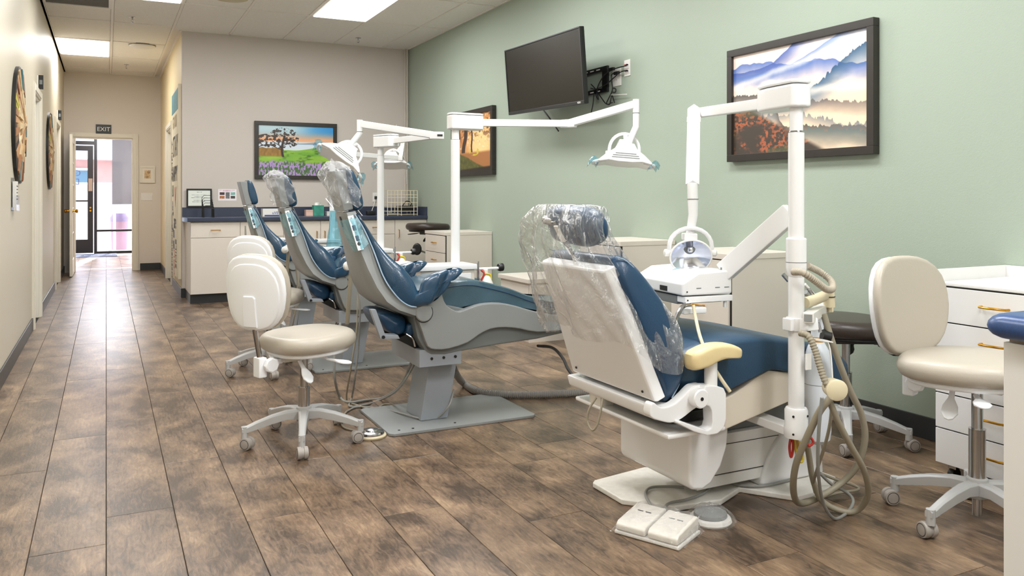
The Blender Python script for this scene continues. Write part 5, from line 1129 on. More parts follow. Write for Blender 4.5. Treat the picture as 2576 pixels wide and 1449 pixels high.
fr = crom2([(2.25, .022), (2.262, .07), (2.29, .13), (2.335, .19), (2.39, .235), (2.46, .255), (2.52, .24), (2.57, .17), (2.585, .022)], 3, False)
MB().prism(fr, 2.365, 2.61, 'y').build('rear_fairing', M_wht, ca, bevel=.014, seg=3)
# seat frame, seat cushion
sp = XZ([(1820, 1003), (1842, 993), (1872, 972), (1902, 950), (1935, 931), (1985, 936), (2040, 938), (2100, 938), (2116, 948), (2080, 966), (2040, 985), (1985, 1012), (1930, 1036), (1880, 1058), (1822, 1084)], 2.18)
MB().prism(sp, 2.18, 2.68, 'y').build('seat_frame', mat('warm_white', (216, 206, 190), .4), ca, bevel=.008)
top = [(1.70, .60), (1.80, .632), (1.94, .650), (2.08, .645), (2.22, .622), (2.36, .590), (2.47, .55), (2.53, .50)]
bot = [(2.535, .455), (2.49, .43), (2.36, .462), (2.22, .500), (2.08, .522), (1.95, .485), (1.84, .455), (1.74, .47), (1.69, .52)]
puff(crom2(top, 4, False)+crom2(bot, 4, False), 2.165, 2.70, .055, bulge=.004, seg=6).build('seat_cushion', mat('scuffed_navy', (34, 66, 92), .42, var=.2, vscale=3, bump=.08, bscale=150), ca)
# back panel and cushion
def PN(px, py, y): return pY(px, py, y)
tn, tf, bn_, bf = PN(1517, 684, 2.215), PN(1357, 657, 2.645), PN(1648, 1016, 2.165), PN(1435, 940, 2.695)
tn.x = tf.x = 1.437; tn.z = tf.z = .898; bn_.x = bf.x = 1.604; bn_.z = bf.z = .462
nrm = Vector((.94, 0, .36))
def taper(k, off, inset):
    c = (tn+tf+bn_+bf)/4; return [p.lerp(c, inset)+nrm*off for p in (tn, tf, bf, bn_)]
MB().loft([taper(0, .0, .03), taper(0, .008, 0), taper(0, .045, 0)]).build('back_panel', M_wht, ca, bevel=.006, seg=3)
mb = MB()
for p in (tn.lerp(tf, .12), tn.lerp(tf, .88), bn_.lerp(bf, .1), bn_.lerp(bf, .9)): q = p+Vector((.012, 0, -.02)) if p.z > .8 else p+Vector((-.012, 0, .03)); MB().lathe([(.0045, 0), (.0045, .003)], q-nrm*.001, 8, frameM((0, 0, 0), (0, 1, 0), (nrm.z, 0, -nrm.x)).to_3x3().to_4x4()).build('screw', M_blk, ca)
bc = [(1.475, .905), (1.50, .942), (1.545, .925), (1.60, .868), (1.66, .79), (1.708, .695), (1.735, .60), (1.728, .525), (1.695, .472), (1.655, .455), (1.635, .50), (1.58, .64), (1.52, .79)]
def tapY(mb):
    mb.v = [(x, YA+(y-YA)*(1.0 if z < .55 else 1-.16*(z-.55)/.4), z) for x, y, z in mb.v]; return mb
tapY(puff(crom2(bc, 4), 2.155, 2.705, .05, bulge=.01, seg=6)).build('back_cushion', M_leath2, ca, ang=70)
for s in (-1, 1): MB().tube([(x-.022, YA+s*.262*(1.0 if z < .55 else 1-.16*(z-.55)/.4), z) for x, z in crom2(bc[1:9], 3, False)], .0025, 6).build('stitching', M_thread, ca)
# lower yoke of the back
MB().prism([(1.588, .452), (1.600, .408), (1.66, .395), (1.675, .455)], 2.165, 2.715, 'y').build('back_yoke', M_wht, ca, bevel=.01)
ap = XZ([(1640, 1012), (1662, 1024), (1690, 1018), (1713, 1000), (1738, 974), (1752, 968), (1770, 968), (1780, 990), (1772, 1012), (1756, 1022), (1738, 1034), (1715, 1052), (1692, 1063), (1668, 1061), (1634, 1047)], 2.13)
MB().prism(crom2(ap, 3), 2.125, 2.165, 'y').build('side_arm', M_wht, ca, bevel=.006)
bp_ = XZ([(1768, 968), (1795, 968), (1814, 974), (1820, 988), (1820, 1052), (1814, 1074), (1798, 1089), (1772, 1093), (1740, 1084), (1700, 1064), (1704, 1056), (1750, 1072), (1772, 1080), (1782, 1074), (1785, 1060), (1784, 1032), (1778, 1020), (1758, 1016), (1758, 990)], 2.115)
MB().prism(bp_, 2.10, 2.15, 'y').build('side_bracket', M_wht, ca, bevel=.005)
q = XZ([(1763, 1003)], 2.10)[0]; h_ = MB().lathe([(.032, -.02), (.032, .012), (.028, .016)], (q[0], 2.11, q[1]), 28, Matrix.Rotation(PI/2, 4, 'X')).build('pivot_hub', M_wht, ca); MB().lathe([(.006, .016), (.006, .018)], (q[0], 2.11, q[1]), 10, Matrix.Rotation(PI/2, 4, 'X')).build('hub_screw', M_blk, h_)
MB().box(1.62, 1.86, 2.12, 2.70, .352, .368).build('back_plate', M_wht, ca, bevel=.006); MB().box(1.70, 1.90, 2.2, 2.62, .372, .41).build('recline_mechanism', M_blk, ca, bevel=.01); MB().box(1.62, 1.68, 2.52, 2.60, .365, .41).build('recline_foot', M_whtp, ca, bevel=.006)
MB().lathe([(.09, -.10), (.09, .10)], (1.80, 2.43, .44), 20, Matrix.Rotation(PI/2, 4, 'X')).build('hinge_drum', M_grey2, ca)
# armrest
ar = XZ([(1731, 892), (1752, 877), (1778, 866), (1806, 862), (1832, 864), (1854, 874), (1857, 886), (1853, 897), (1836, 898), (1812, 900), (1788, 908), (1765, 921), (1745, 928), (1732, 926)], 2.12)
for ya in (2.085, 2.705): puff(crom2(ar, 3), ya, ya+.07, .022, bulge=.002).build('armrest', M_yel, ca)
p = pY(1788, 905, 2.125); MB().tube([p, p+Vector((0, 0, -.11))], [.022, .0215], 16).build('arm_post', M_wht, ca)
MB().tube([Vector((p.x, 2.74, p.z)), Vector((p.x, 2.74, p.z-.2))], .02, 14).build('arm_post', M_wht, ca)
# headrest with its steel hinge
Fh = frameM((1.452, 2.405, 1.04), (0, -1, 0), (-.25, 0, 1))
hp_ = [(-.155, .055), (-.13, .062), (0, .066), (.10, .058), (.148, .035), (.162, -.005), (.145, -.045), (.09, -.068), (0, -.066), (-.09, -.06), (-.145, -.045), (-.162, 0)]
hp_ = [(a.x, a.y) for a in crom([(x, y, 0) for x, y in hp_], 3, True)]
MB().slab(hp_, -.035, .04, .03, Fh, .008, .004).build('headrest_pad', M_leath2, ca, ang=70)
MB().tube([pY(1372, 553, 2.56), pY(1396, 558, 2.50)], .016, 14).build('hinge_barrel', M_steel, ca)
MB().bar(pY(1392, 556, 2.47), pY(1440, 640, 2.46), .028, .012).build('headrest_bar', M_steel, ca, bevel=.003)
MB().bar(pY(1398, 568, 2.44), pY(1418, 608, 2.44), .026, .008).build('hinge_plate', M_whtp, ca, bevel=.002)
MB().bar(pY(1434, 630, 2.465), pY(1438, 700, 2.45)+Vector((.05, 0, 0)), .032, .010).build('headrest_stem', M_steel, ca, bevel=.002)
bg = thing('plastic_bag', 'large clear wrinkled plastic bag pulled over the back of the white chair', 'plastic cover', (1.5, YA, .62))
BR = [(0, 1.425, 2.405, 1.112, .035, .12), (.06, 1.425, 2.405, 1.105, .072, .168), (.18, 1.42, 2.42, 1.04, .095, .19), (.34, 1.455, 2.45, .95, .13, .225), (.5, 1.51, 2.455, .86, .165, .255), (.7, 1.565, 2.465, .755, .19, .29), (.88, 1.60, 2.455, .65, .185, .30), (1, 1.615, 2.45, .585, .175, .30)]
def bagf(v_, u_):
    for k in range(len(BR)-1):
        if v_ <= BR[k+1][0]+1e-9: break
    t_ = (v_-BR[k][0])/(BR[k+1][0]-BR[k][0]); b_ = [lerp(BR[k][i], BR[k+1][i], t_) for i in range(6)]
    a = 2*PI*u_; w_ = min(1, v_*5); rp = (.012*math.sin(3*a+v_*6)+.010*math.sin(8*a+1+4*v_)+.007*math.sin(15*a+3*math.sin(v_*7))+.004*math.sin(27*a-v_*12))*w_
    ca_, sa_ = math.cos(a), math.sin(a); q = (abs(ca_)**3+abs(sa_)**3)**(-1/3)
    return Vector((b_[1]+(b_[4]+rp)*ca_*q, b_[2]+(b_[5]+rp)*sa_*q, b_[3]-.10*ca_*v_*.9+.018*math.sin(5*a)*v_**3))
MB().sheet(bagf, 40, 140).build('film', M_film, bg, fix=False, ang=180)

# ---------------------------------------------------------------- post of the white chair with lamp, tray and instruments
PX_, PY_ = 2.108, 2.05
Ja, Ka = pD(1760, 284, 3.42), pD(1742, 465, 3.16)
t = thing('dental_lamp_post', 'tall white post of the foreground chair, its lamp hanging over the tray', 'dental lamp', (PX_, PY_, 0))
r = .0265
MB().bar((2.10, 2.38, .345), (PX_, PY_+.01, .335), .06, .03).build('support_arm', M_wht, t, bevel=.004)
MB().lathe([(.040, .318), (.041, .325), (.041, .352), (.0385, .356), (.0385, .410), (.034, .418)], (PX_, PY_, 0), 30).build('foot_socket', M_wht, t)
for a in (-2.6, -1.2, -.3):
    for z in (.335, .395): MB().lathe([(.004, 0), (.004, .003)], (PX_+.0385*math.cos(a), PY_+.0385*math.sin(a), z), 8, Matrix.Rotation(a, 4, 'Z') @ Matrix.Rotation(PI/2, 4, 'Y')).build('screw', M_blk, t)
MB().lathe([(r, .35), (r, 1.355)], (PX_, PY_, 0), 32).build('pole', M_wht, t); MB().lathe([(r*.84, 1.355), (r*.84, 1.45)], (PX_, PY_, 0), 28).build('pole_neck', M_wht, t); MB().lathe([(r*.86, 1.352), (r*.95, 1.358), (r*.86, 1.362)], (PX_, PY_, 0), 28).build('collar_ring', M_steel, t)
MB().lathe([(.0275, .866), (.033, .885), (.034, .895), (.034, .993), (.031, .997)], (PX_, PY_, 0), 32).build('sleeve', M_wht, t); MB().lathe([(.0343, .913), (.0343, .9145)], (PX_, PY_, 0), 32).build('sleeve_seam', M_gap, t)
d = Vector((Ja.x-PX_, Ja.y-PY_, 0)).normalized(); F = frameM((PX_, PY_, 1.440), d, (-d.y, d.x, 0))
pts = [(-.028, -.040), (-.040, -.018), (-.040, .018), (-.028, .040), (.10, .052), (.17, .045), (.195, .02), (.195, -.02), (.17, -.045), (.10, -.052)]
MB().prism(pts, 0, .080, 'z', F).build('head_box', M_wht, t, bevel=.010, seg=3); MB().prism([(a*.985, b*.97) for a, b in pts], .082, .096, 'z', F).build('head_box_lid', M_wht, t, bevel=.005)
MB().bar(Vector((PX_, PY_, 1.475))+d*.18, Ja, .036, .040).build('arm', M_wht, t, bevel=.004)
top_ = pD(1746, 272, 3.40); MB().bar(top_, Ka, .040, .040, (0, 1, 0)).build('spring_arm', M_wht, t, bevel=.005)
MB().bar(top_.lerp(Ka, .12), top_.lerp(Ka, .20), .0415, .0415, (0, 1, 0)).build('spring_cap', M_whtp, t, bevel=.003)
MB().tube([pD(1742, 462, 3.16), pD(1743, 500, 3.15), pD(1744, 540, 3.15), pD(1736, 590, 3.14)], [.0205, .021, .019, .0165], 14).build('drop_arm', M_wht, t)
MB().tube([pD(1743, 500, 3.15), pD(1743, 502, 3.15)], .022, 14).build('joint_ring', M_grey2, t)
Lc = pD(1737, 636, 3.12); Rv = Vector((CA, -SA, 0)); Fv = Vector((SA, CA, 0)); Uv = Vector((0, 0, 1))
F = frameM(Lc, Rv, Uv)        # x right, y up, z toward the camera side
MB().tube([F @ Vector((-.082, .0, -.01)), F @ Vector((-.082, .025, 0))]+[F @ Vector((.082*math.cos(a), .025+.070*math.sin(a), 0)) for a in [PI-PI*k/12 for k in range(1, 12)]]+[F @ Vector((.082, .025, 0)), F @ Vector((.082, .0, -.01))], .0085, 10).build('yoke', M_wht, t)
for s in (-1, 1): MB().lathe([(.012, -.008), (.014, 0), (.014, .014), (.008, .018)], F @ Vector((s*.084, 0, -.005)), 14, (F.to_3x3() @ Matrix.Rotation(PI/2*s, 3, 'Y')).to_4x4()).build('pivot_knob', M_whtp, t)
tl = Matrix.Rotation(.30, 4, 'X')
def dish(u_, v_): 
    a = 2*PI*u_; rr = v_; return F @ (tl @ Vector((.078*rr*math.cos(a), -.012+.066*rr*math.sin(a), .012-.035*(1-rr*rr))))
MB().sheet(dish, 36, 10).build('reflector', M_refl, t, fix=False, ang=180)
def dishb(u_, v_):
    a = 2*PI*u_; rr = v_; return F @ (tl @ Vector((.080*rr*math.cos(a), -.012+.068*rr*math.sin(a), .010-.045*(1-rr*rr))))
MB().sheet(dishb, 36, 8).build('reflector_shell', M_wht, t, fix=False, ang=180)
MB().tube([F @ (tl @ Vector((.08*math.cos(a), -.012+.068*math.sin(a), .012))) for a in [2*PI*k/36 for k in range(36)]], .0035, 8, closed=True).build('rim', M_whtp, t)
MB().lathe([(.022, -.03), (.022, -.012), (.016, -.008)], F @ Vector((0, .016, 0)), 20, F.to_3x3().to_4x4()).build('bulb_socket', M_grey2, t); MB().lathe([(.012, -.02), (.013, .0), (.009, .012), (.003, .016)], F @ Vector((0, .012, 0)), 16, F.to_3x3().to_4x4()).build('bulb', M_brass if False else M_steel, t)
MB().box(-.026, .026, .048, .075, -.05, .01, F).build('housing', M_wht, t, bevel=.005); MB().box(-.012, .012, .046, .049, -.01, .008, F).build('housing_slot', M_blk, t, smooth=False)
MB().box(-.022, .022, -.088, -.070, -.005, .02, F).build('lower_handle', M_wht, t, bevel=.004)
MB().sheet(lambda u_, v_: F @ Vector(((u_-.5)*.15, -.062-.036*v_+.006*math.sin(u_*14), .024+.012*math.sin(v_*5+u_*9))), 18, 6).build('film', M_filmb, t, fix=False)

# tray unit on its swinging arm
tr = thing('instrument_tray', 'white delivery tray over the seat of the foreground chair', 'dental tray', (1.97, 2.5, .78))
a0 = Vector((PX_, PY_+.02, .95)); a0 = pD(1992, 533, 2.86); a1 = pD(1822, 684, 3.02)
MB().bar(a0, a1, .045, .072).build('swing_arm', M_wht, tr, bevel=.005)
MB().box(-.018, .018, -.001, .004, -.024, .024, frameM(a1, (0, 0, 1), (a1-a0))).build('arm_end', M_grey2, tr, smooth=False)
F = Matrix.Translation(pD(1716, 745, 2.92)) @ Matrix.Rotation(-.10, 4, 'Z')
MB().prism([(0, 0), (0, .045), (.07, .082), (.205, .088), (.215, .075), (.215, 0)], 0, .34, 'y', F).build('housing', M_wht, tr, bevel=.008, seg=3)
MB().box(.01, .215, -.004, .05, -.026, -.004, F).build('lower_rail', M_wht, tr, bevel=.003); MB().box(.01, .21, .05, .32, -.036, -.004, F).build('underside', M_grey2, tr, bevel=.006)
MB().box(-.002, .002, .10, .15, .008, .026, F).build('rear_socket', M_blk, tr, smooth=False)
for x in (.06, .14, .18): MB().box(x, x+.02, -.001, .001, .024, .027, F).build('mark', M_grey2, tr, smooth=False)
for z in (.014, -.016): MB().lathe([(.0025, 0), (.0025, .003)], F @ Vector((.02, -.004 if z < 0 else 0, z)), 8, Matrix.Rotation(PI/2, 4, 'X')).build('screw', M_blk, tr)
MB().tube([F @ Vector((.19, .01, -.026)), F @ Vector((.19, .01, -.05))], .007, 8).build('peg', M_whtp, tr)
MB().box(-.012, .085, -.03, .012, -.062, -.040, F).build('holder', M_wht, tr, bevel=.005)
MB().tube([pD(1738, 764, 2.88), pD(1722, 768, 2.88), pD(1708, 785, 2.87), pD(1697, 812, 2.86)], .0085, 10, smooth=6).build('syringe', M_steel, tr)
tag(MB().tube([pD(1744, 768, 2.88), pD(1750, 800, 2.86), pD(1762, 850, 2.80), pD(1785, 905, 2.74), pD(1812, 950, 2.72), pD(1836, 985, 2.72)], .0062, 10, smooth=8).build('tray_hose', M_cream2), 'cream hose hanging from the tray past the ivory armrest', 'hose')

# instrument assembly clamped to the post
ia = thing('suction_assembly', 'clamp, bar and suction holders on the post of the foreground chair', 'instrument holder', (PX_+.02, PY_, .69))
MB().lathe([(.034, .682), (.034, .726)], (PX_, PY_, 0), 30).build('clamp', M_wht, ia, bevel=.003); q = pD(2035, 816, 2.72); MB().box(PX_-.045, PX_-.02, PY_-.02, PY_+.02, .683, .725).build('clamp_ear', M_wht, ia, bevel=.004)
MB().bar(Vector((PX_+.01, PY_-.02, .704)), pD(2046, 816, 2.72), .05, .043).build('clamp_block', M_wht, ia, bevel=.005)
b0, b1 = pD(2033, 800, 2.70), pD(2081, 768, 3.10); MB().bar(b0, b1, .036, .034).build('bar', M_cream2 if False else M_whtp, ia, bevel=.003); MB().bar(b0-(b1-b0).normalized()*.002, b0, .026, .024).build('bar_cap', M_grey, ia, bevel=.001)
MB().box(-.012, .012, -.018, .018, -.01, .012, Matrix.Translation(pD(2082, 778, 2.98))).build('slider', M_cream2, ia, bevel=.003)
MB().tube([pD(2024, 762, 2.80), pD(2045, 756, 2.84), pD(2072, 745, 2.92)], .019, 16).build('holder_tube', M_cream2, ia)
MB().tube([pD(2085, 727, 2.95), pD(2086, 772, 2.95)], [.019, .0215, .0205], 16).build('holder_cup', M_cream2, ia); MB().tube([pD(2085, 745, 2.95), pD(2085, 747, 2.95)], .0222, 16).build('cup_seam', M_gap, ia)
MB().tube([pD(1970, 690, 2.93), pD(1984, 706, 2.93)], .008, 12).build('suction_tip', M_steel, ia)
MB().tube([pD(2024, 715, 2.86), pD(2050, 745, 2.88)], .006, 10).build('handpiece', M_whtp, ia); MB().tube([pD(2026, 735, 2.84), pD(2042, 755, 2.86)], .009, 10).build('handpiece', M_grey, ia); MB().tube([pD(2034, 728, 2.85), pD(2048, 748, 2.86)], .008, 10).build('handpiece', M_steel, ia)
MB().ribbed([pD(1996, 684, 2.72), pD(2020, 686, 2.68), pD(2050, 706, 2.70), pD(2078, 727, 2.76), pD(2094, 726, 2.86), pD(2090, 706, 2.94), pD(2062, 684, 2.96), pD(2030, 668, 2.90)], .0125, .0095).build('ribbed_hose', mat('ribbed_beige', (176, 166, 150), .5), ia)
MB().bar(pD(2033, 890, 2.74), pD(2033, 930, 2.74), .026, .004).build('plate', M_whtp, ia); MB().bar(pD(2040, 852, 2.78), pD(2084, 858, 2.80), .05, .004).build('shelf', M_whtp, ia)
MB().tube([pD(2068, 842, 2.85), pD(2088, 848, 2.85)], .02, 12).build('black_clamp', M_blk, ia); MB().tube([pD(2058, 812, 2.80), pD(2064, 836, 2.80)], .006, 8).build('bolt', M_steel, ia)
MB().ribbed([pD(2014, 838, 2.71), pD(2034, 846, 2.68), pD(2050, 880, 2.66), pD(2062, 920, 2.64), pD(2076, 960, 2.62), pD(2090, 985, 2.62)], .0115, .0095).build('ribbed_hose', M_hose, ia)
q = pD(2106, 982, 2.60); Fd = frameM(q, Rv, Vector((-.25, -.1, 1)))
MB().lathe([(.024, -.06), (.030, -.05), (.034, -.004), (.0345, 0), (.030, .003)], q, 32, frameM((0, 0, 0), (Rv+Vector((0, 0, -.2))), Uv+Rv*.2).to_3x3().to_4x4()).build('manifold_cap', M_cream2, ia)
wb = thing('water_bottle', 'white water tank standing by the post of the foreground chair', 'bottle', pD(2056, 1112, 2.95))
q = pD(2056, 1000, 2.95); MB().lathe([(.03, .245), (.044, .26), (.048, .29), (.0485, .54), (.044, .575), (.03, .60), (.022, .615), (.022, .70)], (q.x, q.y, 0), 30).build('tank', mat('bluish_plastic', (222, 228, 236), .3), wb)
MB().lathe([(.0488, .46), (.0488, .462)], (q.x, q.y, 0), 30).build('seam', M_grey, wb); MB().lathe([(.024, .612), (.024, .63)], (q.x, q.y, 0), 20).build('neck_ring', mat('amber', (210, 150, 50), .4), wb)
hs = thing('suction_hoses', 'beige hoses looping to the floor from the post of the foreground chair', 'hoses', pZ(2080, 1260))
def hp(px, py, t_, r_=.011):
    p = pD(px, py, t_); return p if p.z > r_ else pZ(px, py, r_)
def hose(pts, r_, m=M_hose): MB().tube([hp(a, b, c_, r_) for a, b, c_ in pts], r_, 12, smooth=12).build('hose', m, hs)
hose([(2090, 1000, 2.60), (2062, 1035, 2.62), (2030, 1100, 2.66), (2002, 1170, 2.72), (1996, 1235, 2.80), (2012, 1266, 2.9), (2062, 1250, 2.95), (2120, 1212, 2.98), (2160, 1165, 2.95), (2176, 1100, 2.92), (2166, 1040, 2.90), (2140, 985, 2.88), (2112, 915, 2.86), (2090, 850, 2.85), (2072, 790, 2.86)], .0115)
hose([(2085, 1004, 2.62), (2108, 1060, 2.64), (2142, 1125, 2.68), (2174, 1185, 2.74), (2184, 1240, 2.82), (2164, 1278, 2.88), (2128, 1288, 2.9), (2070, 1262, 2.92), (2046, 1210, 2.9), (2034, 1140, 2.86), (2026, 1092, 2.82)], .0105)
hose([(2068, 1000, 2.60), (2060, 1080, 2.62), (2058, 1180, 2.68), (2070, 1262, 2.78), (2098, 1304, 2.85), (2130, 1290, 2.9), (2146, 1262, 2.95), (2132, 1240, 3.0), (2092, 1218, 3.02), (2062, 1190, 3.0)], .0058, M_hoseg)
hose([(2092, 990, 2.66), (2090, 1050, 2.68), (2078, 1110, 2.72), (2056, 1180, 2.8), (2046, 1215, 2.9), (2050, 1238, 2.95)], .0055, M_hose)
hose([(2060, 1190, 3.1), (2100, 1205, 3.12), (2150, 1222, 3.14), (2158, 1232, 3.1), (2110, 1240, 3.08), (2060, 1252, 3.04)], .0055, M_hose)
hose([(2076, 848, 2.84), (2088, 880, 2.84), (2094, 950, 2.82), (2094, 1000, 2.8)], .003, M_whtp)
for pts, m in (([(1990, 1098, 2.8), (1986, 1125, 2.8), (1990, 1150, 2.8), (1995, 1130, 2.8), (1994, 1100, 2.8)], bpy.data.materials['red_plastic']), ([(2000, 1098, 2.82), (2003, 1140, 2.82), (2014, 1162, 2.82), (2020, 1150, 2.84), (2010, 1110, 2.84)], bpy.data.materials['yellow_tube']), ([(2036, 1096, 2.8), (2046, 1112, 2.8), (2036, 1122, 2.8), (2030, 1115, 2.8)], bpy.data.materials['red_plastic']), ([(2004, 1095, 2.78), (2008, 1130, 2.78)], mat('tan_tube', (170, 130, 80), .5))):
    MB().tube([pD(*p) for p in pts], .0045, 8, smooth=8).build('coloured_tube', m, hs)
tag(MB().tube([pY(1500, 1000, 2.45), pY(1482, 1030, 2.45), pY(1478, 1060, 2.45), pY(1490, 1082, 2.42), pY(1503, 1068, 2.4), pY(1513, 1025, 2.4), pY(1516, 1004, 2.42)], .004, 8, smooth=8).build('back_lead', M_hose), 'thin beige lead looping below the back of the white chair', 'cable')

# foot controls in their film
A0, B0 = pZ(1545, 1342), pZ(1708, 1388); u = (B0-A0); L_ = u.length; F = frameM(A0, u, Vector((-u.y, u.x, 0)))
fp = thing('twin_foot_pedal', 'white twin foot pedal wrapped in clear film on the floor', 'foot control', (A0+B0)/2)
MB().box(0, L_, 0, .17, .001, .014, F).build('base', M_whtp, fp, bevel=.004)
for k in range(2):
    x0 = .006+k*(L_/2-.001); x1 = x0+L_/2-.010
    MB().prism([(.0, .015), (.168, .015), (.166, .058), (.150, .062), (.012, .046), (.0, .036)], x0, x1, 'x', F).build('pedal', mat('pedal_white', (232, 228, 220), .4, var=.05, vscale=60) if k == 0 else bpy.data.materials['pedal_white'], fp, bevel=.006, seg=3)
    for j in range(2): MB().box(x0+.03+j*.03, x0+.05+j*.03, .10, .104, .0562, .0580, F).build('arrow_mark', M_blk if k == 0 else M_grey, fp, smooth=False)
def filmf(u_, v_): 
    x = lerp(-.012, L_+.012, u_); y = lerp(-.012, .182, v_); e = min(u_, 1-u_, v_, 1-v_); z = .004+(.046+.018*v_)*sst1(e*7)+.003*math.sin(u_*33)*math.sin(v_*23); return F @ Vector((x, y, z+.006))
def sst1(t_): t_ = max(0, min(1, t_)); return t_*t_*(3-2*t_)
MB().sheet(filmf, 40, 28).build('wrap_film', film('pedal_film', (1, 1, 1), .04, .16, 30, .15, .7), fp, fix=False, ang=180)
q = pZ(1787, 1312); dp = thing('disc_foot_pedal', 'disc foot pedal under clear film beside the twin pedal', 'foot control', q)
MB().lathe([(.070, .001), (.074, .008), (.070, .018), (.05, .024)], q, 36).build('base', M_whtp, dp); MB().lathe([(.058, .024), (.056, .034), (.03, .040)], q, 36).build('disc', M_grey, dp)
def domef(u_, v_):
    a = 2*PI*u_; rr = v_; return q+Vector(((.088*rr+.004*math.sin(7*a))*math.cos(a), (.088*rr+.004*math.sin(9*a))*math.sin(a), .006+.052*(1-rr**3)+.003*math.sin(11*a+rr*9)*rr))
MB().sheet(domef, 60, 12).build('wrap_film', bpy.data.materials['pedal_film'], dp, fix=False, ang=180)
for nm, lab, pts in (('pedal_cable', 'grey cable curving over the base plate to the twin foot pedal', [(1650, 1284, 0.005), (1632, 1262, .03), (1624, 1240, .03), (1640, 1226, .03), (1690, 1224, .03), (1720, 1226, .03)]),
                     ('pedal_cable', 'pair of grey cables curving over the base plate to the disc foot pedal', [(1690, 1290, .006), (1674, 1280, .028), (1684, 1266, .03), (1730, 1256, .03), (1770, 1240, .03), (1800, 1212, .03), (1812, 1205, .03), (1860, 1220, .03), (1920, 1222, .03), (1990, 1205, .03), (2016, 1180, .03)])):
    tag(MB().tube([pZ(*p) for p in pts], .0052, 8, smooth=8).build(nm, M_hoseg), lab, 'cable', 'cables on the white base plate')

